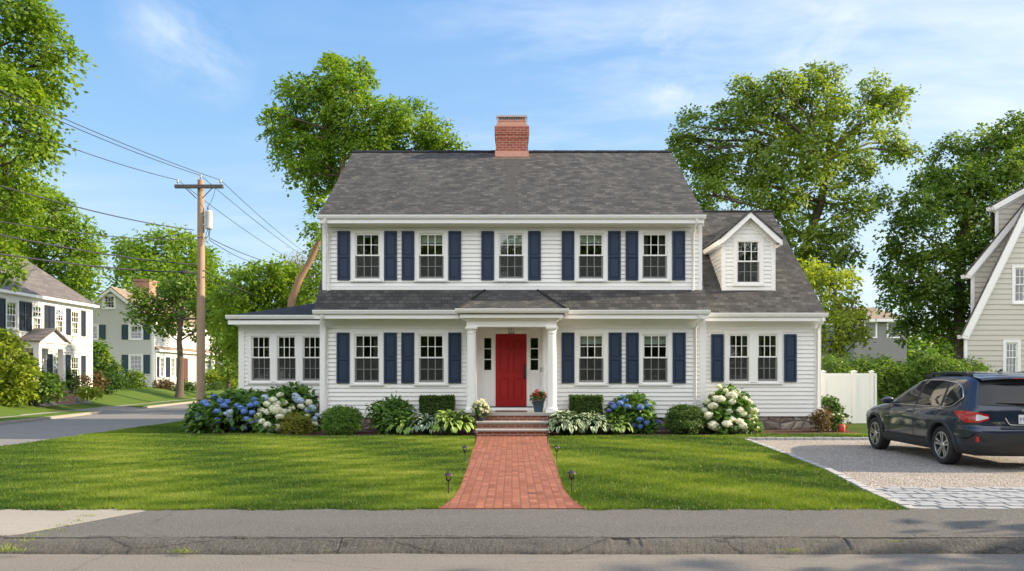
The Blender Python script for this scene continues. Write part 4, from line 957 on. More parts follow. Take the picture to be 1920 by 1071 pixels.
def hosta_plant(label, px, py, Y, rad, h, mat, n, seed, ll=.26):
    x, y = W(px, Y), Y; t = thing('hosta', label, 'hosta', (x, y, .11)); r = np.random.RandomState(seed); V = []; U = []; var = []; S = MB()
    for i in range(n):
        q = (i+.5)/n; a = i*2.399+r.normal()*.3; tier = q; rr_ = rad*(.15+.75*tier**.7); zc = .12+h*(1-.55*tier**1.3)*(.85+.25*r.rand())
        d = np.array([math.cos(a), math.sin(a), 0]); Ln = ll*(.75+.45*r.rand()); Wd = Ln*.56; pitch0 = .9-1.1*tier+r.normal()*.15; roll = r.normal()*.25
        b0 = np.array([x, y, 0])+d*rr_; b0[2] = zc; side = np.array([-d[1], d[0], roll]); side /= np.linalg.norm(side); v_ = .2+.6*r.rand()
        prof = [(0, .12), (.18, .75), (.42, 1.0), (.68, .78), (.88, .35), (1.0, .02)]; p = b0.copy(); rows_ = []
        last = 0
        for s, wd in prof:
            ang = pitch0-1.5*s*(.5+.5*tier); p = p+(d*math.cos(ang)+np.array([0, 0, math.sin(ang)]))*(s-last)*Ln; last = s
            up_ = np.array([0, 0, .16*Wd*wd]); rows_.append((p-side*Wd*wd/2+up_, p.copy(), p+side*Wd*wd/2+up_, s))
        for k in range(len(rows_)-1):
            A, Bq = rows_[k], rows_[k+1]
            V += [A[0], A[1], Bq[1], Bq[0], A[1], A[2], Bq[2], Bq[1]]; e0 = 1.0
            U += [(-1, A[3]), (0, A[3]), (0, Bq[3]), (-1 if k < 4 else -.9, Bq[3]), (0, A[3]), (1, A[3]), (1 if k < 4 else .9, Bq[3]), (0, Bq[3])]; var += [v_, v_]
        S.tube([(x+d[0]*.03, y+d[1]*.03, .10), (x+d[0]*rr_*.5, y+d[1]*rr_*.5, zc*.8), tuple(b0)], [.008, .007, .005], 4, cap=False)
    V = np.array(V); V[:, 2] = np.maximum(V[:, 2], .125)
    me = arrmesh('foliage', V-np.array(shift(t)), 4, M[mat], var, np.array(U)); o = bpy.data.objects.new('foliage', me); C.objects.link(o); o.parent = t
    S.build('stem', M[mat], t); return t
hosta_plant('plain green hosta at the left end of the hosta row', 762, 0, 19.45, .46, .40, 'hosta_green', 120, 80, .19)
hosta_plant('blue green hosta with white leaf edges between two green hostas', 802, 0, 19.35, .50, .44, 'hosta_blue', 170, 81, .17)
hosta_plant('big golden green hosta beside the left end of the steps', 850, 0, 19.3, .64, .54, 'hosta_gold', 190, 82, .21)
hosta_plant('big white edged hosta beside the right end of the steps', 1060, 0, 19.4, .56, .52, 'hosta_white', 240, 83, .18)
hosta_plant('white edged hosta second from the steps on the right', 1108, 0, 19.5, .50, .48, 'hosta_white', 190, 84, .18)
hosta_plant('small plain green hosta beside the blue hydrangea', 1155, 0, 19.6, .40, .40, 'hosta_green', 100, 85, .19)
B = [bl(1180, 770, 34, 26, 20.3), bl(1200, 785, 26, 26, 20.1), bl(1165, 775, 26, 24, 20.2), bl(1190, 752, 22, 14, 20.4)]
t = shrub('hydrangea', 'blue hydrangea below the right hand windows of the main house', 'hydrangea', B, 'hydleaf', seed=86, **kw)
heads(t, B, [(1173, 750), (1163, 757), (1177, 763), (1152, 763), (1200, 765), (1213, 763), (1187, 798), (1192, 808), (1200, 787), (1212, 793), (1200, 800), (1212, 807), (1167, 744, 6)], 'bluefl', .115)
heads(t, B, [(1143, 770), (1148, 758), (1220, 764), (1226, 782), (1232, 793, 8), (1220, 802), (1209, 754, 7)], 'purplefl', .11)
shrub('boxwood', 'round clipped boxwood left of the white hydrangea', 'shrub', [bl(1276, 785, 26, 24, 19.8), bl(1294, 785, 26, 24, 19.9), bl(1284, 775, 26, 16, 19.9), bl(1285, 796, 34, 15, 19.8)], 'boxdark', leaf=.055, dens=120, per=20, cr=.07, seed=87, shell=(.75, 1.02), gaps=0, wr=.5, up=.5)
B = [bl(1358, 770, 34, 34, 20.3), bl(1388, 778, 26, 30, 20.2), bl(1345, 790, 26, 20, 20.0), bl(1365, 745, 28, 20, 20.5), bl(1378, 798, 34, 14, 20.0)]
t = shrub('hydrangea', 'tall hydrangea covered in white flower heads at the corner of the right wing', 'hydrangea', B, 'hydleaf', seed=88, **kw)
heads(t, B, [(1348, 725, 7), (1372, 742, 13), (1343, 748, 9), (1352, 749, 9), (1328, 754, 8), (1337, 762, 11), (1322, 772, 11), (1328, 780, 11), (1367, 772, 8), (1373, 754, 8), (1387, 770, 9), (1393, 777, 8), (1403, 755, 9), (1408, 767, 8), (1416, 771, 7), (1372, 787, 8), (1363, 795, 10), (1337, 798, 11), (1345, 803, 9), (1387, 791, 9), (1393, 799, 9), (1407, 782, 8), (1408, 792, 8), (1412, 802, 10), (1417, 807, 8), (1393, 808, 9), (1380, 810, 9), (1405, 808, 8), (1360, 733, 6), (1384, 738, 7), (1395, 748, 7), (1335, 738, 6)], 'whitefl', .12)
shrub('shrub', 'green shrub growing against the white fence beside the wing', 'shrub', [bl(1555, 755, 18, 16, 22.2), bl(1562, 770, 16, 14, 22.0)], 'bush', leaf=.09, dens=50, per=14, cr=.11, seed=89)
shrub('azalea', 'bronze tinged azalea at the right corner of the wing foundation', 'shrub', [bl(1540, 788, 16, 20, 20.6), bl(1549, 778, 12, 16, 20.7), bl(1530, 782, 9, 12, 20.6)], 'brownleaf', leaf=.07, dens=60, per=12, cr=.10, seed=90)
t = shrub('daisy', 'low plant with small pale flowers beside the red watering can', 'plant', [bl(1566, 790, 14, 14, 20.8), bl(1576, 783, 14, 10, 21.0)], 'bush', leaf=.08, dens=60, per=14, cr=.09, seed=91)
heads(t, [bl(1566, 790, 14, 14, 20.8)], [(1562, 778, 3), (1572, 777, 3), (1580, 780, 3), (1584, 786, 3), (1556, 782, 3)], 'whitefl', .05)
# red watering can
x, y = W(1578, 20.6), 20.6; t = thing('watering_can', 'small red watering can on the mulch near the wing corner', 'watering can', (x, y, .11)); Mred = simple('can_red', (.45, .06, .03), .5)
b = MB(); b.lathe([(.09, .11), (.095, .13), (.095, .29), (.08, .31), (.04, .32)], (x, y, 0), 18); b.build('body', Mred, t)
b = MB(); b.tube([(x+.09, y, .16), (x+.16, y-.02, .26), (x+.19, y-.02, .33)], [.02, .014, .02], 8); b.build('spout', Mred, t)
b = MB(); b.tube([(x-.08, y, .28), (x-.13, y, .26), (x-.13, y, .18), (x-.09, y, .15)], .009, 6); b.build('handle', Mred, t)

# path lights
def pathlight(label, px, py, h=.30):
    x, y = G(px, py, .12); t = thing('path_light', label, 'path light', (x, y, .12), group='path lights beside the brick path', local=True); b = MB()
    b.lathe([(.008, -.05), (.008, h*.62)], (0, 0, 0), 8); b.lathe([(.008, h*.55), (.022, h*.60), (.026, h*.64)], (0, 0, 0), 12); b.build('stake', M['brownmetal'], t)
    b = MB(); b.lathe([(.024, h*.64), (.032, h*.66), (.034, h*.80)], (0, 0, 0), 12); b.build('lens', M['clearglass'], t)
    b = MB(); b.lathe([(.062, h*.83), (.058, h*.86), (.035, h*.92), (.014, h*.95), (.010, h), (.0, h+.003)], (0, 0, 0), 20)
    for k in range(4): a = k*PI/2+.4; b.tube([(.033*math.cos(a), .033*math.sin(a), h*.62), (.036*math.cos(a), .036*math.sin(a), h*.85)], .003, 4)
    b.build('cap', M['brownmetal'], t); return t
pathlight('nearest path light on the left of the brick path', 841, 929, .31); pathlight('middle path light on the left of the brick path', 872, 867, .31)
pathlight('path light at the left foot of the steps', 891, 834, .33); pathlight('path light at the right foot of the steps', 1027, 834, .33)
pathlight('middle path light on the right of the brick path', 1044, 866, .31); pathlight('nearest path light on the right of the brick path', 1072, 925, .31)
# hose sprinkler stake beside right hosta
b = MB(); x, y = W(1062, 19.75), 19.75; b.lathe([(.006, .1), (.006, .68), (.03, .70), (.028, .74), (.0, .76)], (x, y, 0), 8)
tag(b.build('garden_stake', M['brownmetal']), 'thin dark garden stake behind the white edged hosta right of the porch', 'garden stake')
# ---------------------------------------------------------------- white house across the side street (front faces +x)
def facing_x(x, y, z): return Matrix.Translation((x, y, z)) @ Matrix.Rotation(PI/2, 4, 'Z')
XH = -22.8; y0h, y1h = 28.5, 40.5; zg = .75
h1 = thing('neighbour_house', 'white colonial house with navy shutters and small gabled portico at the left edge', 'house', (XH, 34.5, zg))
mt = Matrix.Translation((XH, 0, 0)) @ Matrix.Rotation(PI/2, 4, 'Z')   # local x -> +Y, local -y -> +X
zE = 5.45
def yy(px): return XH*F/(px-CX)
def wdw(parent, px, z, w, h, mat, x=None, sh=True, extra=('full_curtain',)):
    x = x if x is not None else XH; y = x*F/(px-CX)
    window(parent, x, y, z, w, h, cas=.10, head=.10, extra=extra, rz=PI/2, simple_=True)
    if sh:
        for s in (-w/2-.42, w/2+.02): put('shutter', shutter_mesh(.40, h-.08, mat), parent, (x, y+s, z+.04), PI/2)
b = MB(mt); op = []
up_px = (22, 70, 112, 141); lo_px = (108, 141)
for p in up_px: op.append((yy(p)-.40, yy(p)+.40, 3.75, 5.1))
for p in lo_px: op.append((yy(p)-.40, yy(p)+.40, 1.3, 2.7))
siding(b, y0h, y1h-.1, zg, zE, 0, op, .16)
b.build('wall', M['farwhite'], h1)
b = MB(); b.add([(XH, y1h, .5), (XH-8, y1h, .5), (XH-8, y1h, zE), (XH-4, y1h, 8.1), (XH, y1h, zE)], [(0, 1, 2, 3, 4)]); b.add([(XH, y0h, .5), (XH-8, y0h, .5), (XH-8, y0h, zE), (XH-4, y0h, 8.1), (XH, y0h, zE)], [(0, 1, 2, 3, 4)])
b.add([(XH-8, y0h, .5), (XH-8, y1h, .5), (XH-8, y1h, zE), (XH-8, y0h, zE)], [(0, 1, 2, 3)]); b.build('gable_wall', M['farwhite'], h1)
b = MB(); b.slab([(XH+.25, y0h-.2, zE+.02), (XH+.25, y1h+.15, zE+.02), (XH-4, y1h+.15, 8.2), (XH-4, y0h-.2, 8.2)], .1); b.slab([(XH-8.25, y1h+.15, zE+.02), (XH-8.25, y0h-.2, zE+.02), (XH-4, y0h-.2, 8.2), (XH-4, y1h+.15, 8.2)], .1)
b.build('roof', M['roofgrey'], h1)
b = MB(); b.box(XH+.05, XH+.33, y0h-.2, y1h+.16, zE-.10, zE+.03); b.box(XH-.02, XH+.05, y0h, y1h, zE-.3, zE-.05); b.box(XH-.05, XH+.04, y1h-.2, y1h+.03, .6, zE); b.build('trim', M['trim'], h1)
for p in up_px: wdw(h1, p, 3.72, .92, 1.42, 'dknavy')
for p in lo_px: wdw(h1, p, 1.25, .92, 1.52, 'dknavy')
# portico
def P_(px, x): return x*F/(px-CX)
xo = XH+.95; ya, yb_ = 34.5, 36.6; zb0, zb1 = 2.95, 3.2; ym = (ya+yb_)/2
b = MB(); b.box(XH+.001, xo, ya, yb_, zb0, zb1); b.box(XH+.001, xo+.08, ya-.08, yb_+.08, zb1, zb1+.08)
b.prism([(ya-.05, zb1+.081), (yb_+.05, zb1+.081), (ym, zb1+.62)], 'x', xo-.05, xo+.0)
b.build('portico', M['trim'], h1)
b = MB(); b.slab([(xo+.15, ya-.15, zb1+.08), (XH, ya-.15, zb1+.08), (XH, ym, zb1+.72), (xo+.15, ym, zb1+.72)], .06); b.slab([(XH, yb_+.15, zb1+.08), (xo+.15, yb_+.15, zb1+.08), (xo+.15, ym, zb1+.72), (XH, ym, zb1+.72)], .06); b.build('portico_roof', M['roofgrey'], h1)
for y in (ya+.12, yb_-.12):
    b = MB(); b.box(xo-.28, xo-.02, y-.10, y+.10, zg+.3, zb0-.0001); b.build('portico_column', M['trim'], h1)
b = MB(); b.box(XH-.04, XH+.03, 34.8, 35.6, zg+.35, 2.75); b.build('door', simple('brown_door', (.07, .05, .045), .6), h1)
b = MB(); b.box(XH+.001, XH+.09, 36.0, 36.14, 2.25, 2.5); b.build('wall_lantern', M['black'], h1)
b = MB(); b.box(XH, xo+.05, ya-.05, yb_+.05, .5, zg+.3); b.box(xo+.051, xo+.35, ya+.4, yb_-.4, .4, zg+.16); b.box(xo+.351, xo+.65, ya+.4, yb_-.4, .3, zg+.02); b.build('step', M['farbrick'], h1)

# ---------------------------------------------------------------- grey gabled house
XG = -27.8; yg0, yg1 = 58.0, 70.0; zE2 = 6.0; wd = 6.6; zR = 8.55
h2 = thing('neighbour_house', 'grey gabled house with teal shutters and brick chimney behind the street tree', 'house', (XG, 64, .8))
xw = XG-wd; xm = XG-wd/2
def gz(z): return (z-zE2)/(zR-zE2)*wd/2 if z > zE2 else 0
b = MB(); 
g_ops = []
def gwin(px, y0, y1, w=None):
    x = W(px, yg0); return x, Z(y1, yg0), Z(y0, yg0)-Z(y1, yg0)
gws = [(204.5, 552, 580, 1.05), (255, 608, 638, 1.15), (255, 664, 702, 1.15), (172, 608, 638, 1.15)]
for px, a, c, w in gws:
    x, z, h = gwin(px, a, c); g_ops.append((x-w/2+.06, x+w/2-.06, z+.06, z+h-.06))
siding(b, lambda z: xw+.08+gz(z), lambda z: XG-.08-gz(z), .5, zR-.15, yg0, g_ops, .17, .03)
b.build('gable_wall', M['graysiding'], h2)
b = MB(mt2 := (Matrix.Translation((XG, 0, 0)) @ Matrix.Rotation(PI/2, 4, 'Z'))); siding(b, yg0, yg1, .5, zE2, 0, [], .17, .03); b.build('wall', M['graysiding'], h2)
b = MB(); b.add([(xw, yg0, .5), (xw, yg1, .5), (xw, yg1, zE2), (xw, yg0, zE2)], [(0, 1, 2, 3)]); b.add([(xw, yg1, .5), (XG, yg1, .5), (XG, yg1, zE2), (xm, yg1, zR), (xw, yg1, zE2)], [(0, 1, 2, 3, 4)]); b.build('rear_wall', M['graysiding'], h2)
b = MB(); b.slab([(XG+.2, yg0-.2, zE2-.12), (XG+.2, yg1+.2, zE2-.12), (xm, yg1+.2, zR+.05), (xm, yg0-.2, zR+.05)], .1); b.slab([(xw-.2, yg1+.2, zE2-.12), (xw-.2, yg0-.2, zE2-.12), (xm, yg0-.2, zR+.05), (xm, yg1+.2, zR+.05)], .1); rf2 = b.build('roof', M['rooftan'], h2)
b = MB()
for sg, xe in ((1, XG), (-1, xw)):
    b.prism([(xe+sg*.2, zE2-.25), (xm, zR-.07), (xm, zR-.32), (xe+sg*.2, zE2-.50)], 'y', yg0-.22, yg0-.15)
b.box(XG-.18, XG+.03, yg0-.04, yg0+.03, .5, zE2-.05); b.box(xw-.03, xw+.18, yg0-.04, yg0+.03, .5, zE2-.05); b.box(XG+.04, XG+.24, yg0-.2, yg1+.2, zE2-.42, zE2-.2); b.build('trim', M['trim'], h2)
b = MB(); b.box(xm-.55, xm+.75, 62.5, 63.8, zR-.8, Z(527, 62.5)); c2 = b.build('chimney', M['farbrick'], rf2)
b = MB(); b.box(xm-.62, xm+.82, 62.42, 63.88, Z(527, 62.5), Z(524, 62.5)); b.build('cap', M['farbrick'], c2) if False else b.build('chimney_cap', M['farbrick'], rf2)
for i, (px, a, c, w) in enumerate(gws):
    x, z, h = gwin(px, a, c); window(h2, x, yg0, z, w, h, cas=.13, head=.12, extra=('curtain',) if i else (), simple_=True)
    if i:
        for s in (-w/2-.52, w/2+.02): put('shutter', shutter_mesh(.50, h-.1, "teal"), h2, (x+s, yg0, z+.05))
# bay along the side with pent roof, and its windows
xb2 = XG+.12; b = MB(Matrix.Translation((xb2, 0, 0)) @ Matrix.Rotation(PI/2, 4, 'Z'))
def yb2(px): return xb2*F/(px-CX)
bops = [(yb2(p)-.45, yb2(p)+.45, 1.55, 3.1) for p in (304, 324, 387, 398)]
siding(b, 58.1, 69.9, .5, 3.7, 0, bops, .17, .03); b.build('bay_wall', M['farwhite'], h2)
b = MB(); b.box(XG-.001, xb2-.001, 58.04, 58.1, .5, 3.7); b.build('bay_end', M['farwhite'], h2)
b = MB(); b.slab([(xb2+.3, 58.0, 3.72), (xb2+.3, 69.9, 3.72), (XG, 69.9, 4.0), (XG, 58.0, 4.0)], .1); b.build('pent_roof', M['rooftan'], h2)
b = MB(); b.box(xb2+.03, xb2+.32, 58.0, 69.9, 3.55, 3.70); b.box(xb2-.02, xb2+.04, 58.0, 58.2, .5, 3.54); b.build('eave_trim', M['trim'], h2)
for p in (304, 324, 387, 398):
    y = yb2(p); window(h2, xb2, y, 1.5, 1.0, 1.7, cas=.12, head=.1, rz=PI/2, simple_=True, extra=('full_curtain',))
    for s in ((-1.0, .52) if y-1.0 > 58.0 else (.52,)): put('shutter', shutter_mesh(.46, 1.6, 'dknavy'), h2, (xb2, y+s, 1.55), PI/2)
b = MB(); y = yb2(347); b.box(xb2-.04, xb2+.03, y-.5, y+.5, 1.0, 3.15); b.build('door', simple('mahogany_door', (.12, .045, .035), .5), h2)
b = MB(); b.box(XG-1, XG+2.0, 70.01, 73.5, .5, 3.1); b.build('sunroom', M['farwhite'], h2)
b = MB(); b.slab([(XG+2.3, 69.8, 3.1), (XG+2.3, 73.8, 3.1), (XG-1, 73.8, 4.6), (XG-1, 69.8, 4.6)], .1); b.build('sunroom_roof', M['rooftan'], h2)
for k in range(3): window(h2, XG+.75+k*.0+(-.9+k*.9), 70.0, 1.4, .8, 1.4, cas=.1, head=.1, simple_=True)

# ---------------------------------------------------------------- bushes and plants across the street
def B2(px, py, rx, rz, Y): return (W(px, Y), Y, Z(py, Y), (rx/F*Y, rx/F*Y*.9, rz/F*Y))
def fb(name, label, cat, lst, Y, mat, seed, z0=.7, leaf=.16, dens=9, per=18, cr=.24, **kw):
    return shrub(name, label, cat, [B2(*q, Y) for q in lst], mat, leaf=leaf, dens=dens, per=per, cr=cr, seed=seed, z0=z0, **kw)
fb('viburnum', 'tall sunlit yellow green shrub at the left edge before the white house', 'shrub', [(10, 670, 42, 42), (42, 695, 26, 32), (-10, 640, 40, 30), (25, 722, 30, 26), (0, 715, 40, 30), (0, 738, 40, 18), (36, 736, 26, 18)], 31.5, 'yellow', 100, z0=.5, leaf=.17, dens=9, per=22, cr=.22)
fb('azalea', 'olive shrub between the tall yellow shrub and the portico', 'shrub', [(75, 712, 24, 26), (90, 725, 24, 20), (62, 730, 20, 18), (48, 725, 22, 22)], 33, 'hedge', 101, z0=.55)
fb('azalea', 'dark shrub tucked against the portico column', 'shrub', [(104, 722, 16, 20), (112, 730, 10, 14)], 34, 'dark', 102, z0=.6)
fb('yew', 'dark pointed yew right of the portico steps', 'shrub', [(134, 712, 13, 14), (132, 700, 9, 12), (134, 722, 14, 12)], 38, 'boxdark', 103, z0=.6, leaf=.1, dens=20)
fb('barberry', 'bronze red rounded shrub right of the pointed yew', 'shrub', [(155, 712, 12, 11), (160, 718, 10, 9)], 39, 'brownleaf', 104, z0=.6, leaf=.1, dens=20)
fb('azalea', 'brownish green shrub before the grey house corner', 'shrub', [(180, 712, 17, 15), (172, 722, 14, 10)], 41, 'brownleaf', 105, z0=.6, leaf=.12, dens=16)
fb('fern', 'low bright ground plant on the far lawn edge', 'plant', [(160, 733, 14, 6), (178, 735, 10, 5)], 37, 'yellow', 106, z0=.5, leaf=.14, dens=20)
fb('cypress_tree', 'dark conical evergreen in front of the grey gable wall', 'tree', [(185, 680, 28, 22), (182, 660, 20, 20), (188, 695, 32, 18), (188, 645, 9, 12), (200, 690, 22, 20)], 50, 'dark', 107, z0=.7, leaf=.24, dens=5, cr=.35)
fb('boxwood', 'rounded green bush under the ground floor window of the grey house', 'shrub', [(210, 712, 22, 14), (200, 722, 16, 12), (222, 718, 14, 12)], 47, 'bush', 108, z0=.6, leaf=.14, dens=14)
fb('rhododendron', 'dark rounded bush at the corner of the grey house', 'shrub', [(250, 712, 20, 18), (258, 722, 16, 12), (240, 722, 16, 12)], 52, 'dark', 109, z0=.7)
fb('boxwood', 'small clipped bush left of the dark corner bush', 'shrub', [(203, 730, 12, 7)], 43, 'bush', 110, z0=.6, leaf=.1, dens=24)
fb('barberry', 'reddish low bush beside the grey house bay', 'shrub', [(305, 720, 18, 9), (318, 723, 12, 7)], 54, 'brownleaf', 111, z0=.7)
fb('boxwood', 'green bush right of the street tree trunk', 'shrub', [(355, 722, 14, 9), (345, 725, 10, 7)], 54, 'bush', 112, z0=.7)
fb('forsythia', 'large sunlit yellow green bush beyond the utility pole', 'shrub', [(405, 705, 20, 14), (395, 712, 18, 12), (418, 708, 12, 12)], 56, 'yellow', 113, z0=.7, leaf=.18, dens=9)
fb('forsythia', 'smaller yellow bush at the right of the sunlit pair', 'shrub', [(435, 716, 11, 9), (430, 720, 10, 7)], 56, 'yellow', 114, z0=.7, leaf=.18, dens=9)
fb('boxwood', 'dark clipped ball before the sunlit yellow bush', 'shrub', [(405, 722, 12, 7)], 53, 'boxdark', 115, z0=.7, leaf=.1, dens=20)
fb('hedge_shrub', 'dark hedge closing the view left of the sunroom wall', 'hedge', [(440, 700, 16, 14), (452, 705, 14, 14), (460, 695, 14, 18), (435, 690, 12, 14)], 62, 'dark', 116, z0=.7, leaf=.2, dens=6)

# ---------------------------------------------------------------- utility pole and wires
YP = 27.0; xp = W(376.5, YP); ztop = Z(338, YP)
pole = thing('utility_pole', 'tall weathered wooden utility pole with crossarm at the side street corner', 'utility pole', (xp, YP, .05))
b = MB(); b.tube([(xp, YP, -.1), (xp, YP, 3.0), (xp+.01, YP, 6), (xp+.0, YP, ztop)], [.155, .145, .13, .11], 16); b.build('pole_shaft', M['wood'], pole)
za = Z(352, YP); x0a, x1a = W(332, YP), W(422, YP)
b = MB(); b.box(x0a, x1a, YP-.22, YP-.11, za-.06, za+.06); b.build('crossarm', M['darkwood'], pole)
for sg in (-1, 1):
    b = MB(); b.tube([(xp+sg*.48, YP-.165, za-.06), (xp+sg*.10, YP-.13, za-.42)], .018, 4); b.build('brace', M['darkwood'], pole)
tops = []
for x in (x0a+.10, xp, x1a-.10):
    zt_ = za+.06 if abs(x-xp) > .2 else ztop; b = MB(); b.lathe([(.012, zt_-.02), (.012, zt_+.07), (.035, zt_+.08), (.045, zt_+.11), (.03, zt_+.13), (.04, zt_+.16), (.02, zt_+.19), (.0, zt_+.2)], (x, YP-.165 if abs(x-xp) > .2 else YP, 0), 12)
    b.build('insulator', M['ceramic'], pole); tops.append((x, YP-.165 if abs(x-xp) > .2 else YP, zt_+.17))
xt = W(390.5, YP); t0, t1 = Z(431, YP), Z(396, YP)
b = MB(); b.lathe([(.0, t0), (.12, t0+.02), (.125, t0+.06), (.125, t1-.05), (.13, t1-.04), (.12, t1), (.0, t1+.03)], (xt+.03, YP-.02, 0), 22); b.box(xp+.1, xt-.08, YP-.05, YP+.01, t0+.15, t0+.2); b.box(xp+.1, xt-.08, YP-.05, YP+.01, t1-.2, t1-.15); b.build('transformer', M['greypaint'], pole)
b = MB(); b.lathe([(.035, t1+.02), (.025, t1+.06), (.035, t1+.09), (.022, t1+.13), (.028, t1+.16), (.0, t1+.2)], (xt+.0, YP-.02, 0), 10); b.build('bushing', M['darkwood'], pole)
def wire_pts(a, c, sag, n=26):
    a, c = Vector(a), Vector(c); return [a.lerp(c, i/n)-Vector((0, 0, 4*sag*(i/n)*(1-i/n))) for i in range(n+1)]
b = MB(); b.tube(wire_pts((xt, YP-.02, t1+.19), (x1a-.3, YP-.12, za-.05), .12), .008, 5); b.tube(wire_pts((xt+.15, YP-.05, t1-.02), (xt+.07, YP-.1, t0-.4), -.03), .012, 5); b.tube([(xt+.05, YP-.05, t0), (xt+.03, YP-.08, t0-.25), (xt-.15, YP-.1, t0-.38), (xt+.05, YP-.1, t0-.5)], .013, 5); b.tube([(xt+.0, YP-.05, t0), (xt-.08, YP-.08, t0-.3), (xt-.35, YP-.15, t0-.3)], .011, 5); b.build('drop_lead', M['wire'], pole)
def wire(label, a, c, sag, r=.011): 
    b = MB(); b.tube(wire_pts(a, c, sag), r, 5); tag(b.build('power_line', M['wire']), label, 'power line', 'overhead wires at the utility pole')
YN = 4.0   # the wires run towards the next pole, off to the left beside the camera
def lend(px0, py0, x, z_, y_):      # straight continuation through the photo's left edge point, assumed at depth y_
    p = Vector((W(px0, y_), y_, Z(py0, y_))); q = Vector((x, YP, z_)); return tuple(q+(p-q)*1.6)
n_ = ('left', 'middle', 'right')
ends = [(0, 208, 16.3), (0, 157, 16.3), (0, 150, 17.2)]
for k, (x, y, z) in enumerate(tops):
    px0, py0, yd = ends[k]; wire('primary wire from the %s insulator rising to the upper left' % n_[k], (x, y, z), lend(px0, py0, x, z, yd), .25)
zs2 = [(560, 0, 0)]
for k, ((x, y, z), (px1, py1)) in enumerate(zip(tops, ((545, 480), (575, 478), (580, 473)))):
    yd = 44; p = Vector((W(px1, yd), yd, Z(py1, yd))); q = Vector((x, y, z)); wire('primary wire from the %s insulator running down behind the house roof' % n_[k], (x, y, z), tuple(q+(p-q)*1.35), .25)
for lab, (pxa, pya), (px0, py0), r_, s_ in (
    ('secondary wire with drip loops just below the transformer', (366, 433), (0, 325), .016, .3), ('thin cable passing behind the pole below the secondary wire', (366, 450), (0, 388), .012, .35), ('thick upper telephone cable left of the pole', (370, 497), (0, 421), .02, .25), ('thick lower telephone cable with a splice box left of the pole', (370, 512), (0, 457), .022, .25)):
    x, z_ = W(pxa, YP), Z(pya, YP); wire(lab, (x, YP-.14, z_), lend(px0, py0, x, z_, 16.5), s_, r_)
wire('short service wire level with the secondary running far left', (W(362, YP), YP-.14, Z(436, YP)), (W(120, 46), 46, Z(448, 46)), .3, .011)
for lab, (pxa, pya), (px1, py1), r_, s_ in (
    ('upper twin service drop right of the pole to the trees', (396, 448), (520, 496), .014, .1), ('lower twin service drop right of the pole to the trees', (396, 452), (480, 494), .012, .1), ('upper telephone cable right of the pole into the foliage', (384, 508), (500, 560), .02, .1), ('lower telephone cable right of the pole into the foliage', (384, 520), (470, 562), .02, .1)):
    wire(lab, (W(pxa, YP), YP-.1, Z(pya, YP)), (W(px1, 37), 37, Z(py1, 37)), s_, r_)
ysb = 25.6; b = MB(); zb = Z(510, 26.4); b.lathe([(.03, W(337, 26.4)), (.055, W(338, 26.4)), (.055, W(354, 26.4)), (.03, W(355, 26.4))], (0, 26.4, zb-.0), 10, 'x')
b2 = MB(); b2.v = [Vector((v.x, v.y, v.z)) for v in b.v]
tag(b.build('splice_box', M['wire']), 'dark cylindrical splice box on the cable left of the pole', 'splice box')

# ---------------------------------------------------------------- white vinyl fence
YV = 24.5; fz0, fz1 = .08, Z(700, YV)
fence = thing('fence', 'white vinyl privacy fence with square posts between the wing and the driveway', 'fence', (W(1590, YV), YV, .1))
xs0f = 8.83; posts = [W(1543, YV), W(1601, YV), W(1634, YV)]
for (a, c) in ((xs0f, posts[0]-.07), (posts[0]+.07, posts[1]-.07), (posts[1]+.07, posts[2]-.055)):
    b = MB(); n = max(1, int((c-a)/.15)); 
    if c-a > .3:
        for i in range(n): b.prism([(a+(c-a)*i/n+.001, YV-.0185), (a+(c-a)*i/n+.006, YV-.02), (a+(c-a)*(i+1)/n-.006, YV-.02), (a+(c-a)*(i+1)/n-.001, YV-.0185), (a+(c-a)*(i+1)/n-.001, YV+.02), (a+(c-a)*i/n+.001, YV+.02)], 'z', fz0+.12, fz1-.10)
    b.box(a, c, YV-.025, YV+.025, fz1-.10, fz1); b.box(a, c, YV-.025, YV+.025, fz0, fz0+.14); b.build('panel', M['trim'], fence)
for i, x in enumerate(posts):
    b = MB(); w = .065 if i < 2 else .05; b.box(x-w, x+w, YV-w, YV+w, .0, fz1+.045); b.box(x-w-.02, x+w+.02, YV-w-.02, YV+w+.02, fz1+.045, fz1+.07)
    b.add([(x-w-.01, YV-w-.01, fz1+.07), (x+w+.01, YV-w-.01, fz1+.07), (x+w+.01, YV+w+.01, fz1+.07), (x-w-.01, YV+w+.01, fz1+.07), (x, YV, fz1+.10)], [(0, 1, 4), (1, 2, 4), (2, 3, 4), (3, 0, 4)])
    b.build('post', M['trim'], fence)
b = MB(); x = W(1641, YV); b.box(x-.035, x+.035, YV-.04, YV+2.4, fz0, fz1); b.build('return_panel', M['trim'], fence)

# ---------------------------------------------------------------- beige house at the right edge
YB = 28.0
h3 = thing('neighbour_house', 'beige clapboard house with steep white trimmed rakes at the right edge', 'house', (W(1900, YB), YB, .1))
def WB(px, py, Y=YB): return (W(px, Y), Z(py, Y))
def layer(front_y, pts, depth, rake, ops=(), xl_fn=None, name='wall'):
    """one gable layer: lapped boards clipped by xl_fn, rake board along pts"""
    b = MB(); z0 = min(p[1] for p in pts) if False else .1
    return b
xR3 = 24.5
def line_x(p, q):
    (xa_, za_), (xb_, zb_) = p, q
    return lambda z: xa_+(xb_-xa_)*(z-za_)/(zb_-za_)
rA0, rA1 = WB(1801, 628), WB(1928, 368); rB0, rB1 = WB(1808, 515, YB+.5), WB(1960, 332, YB+.5); rC0, rC1 = WB(1856, 388, YB+1.0), WB(1960, 330, YB+1.0)
fA = line_x(rA0, rA1); xw3 = W(1808, YB)
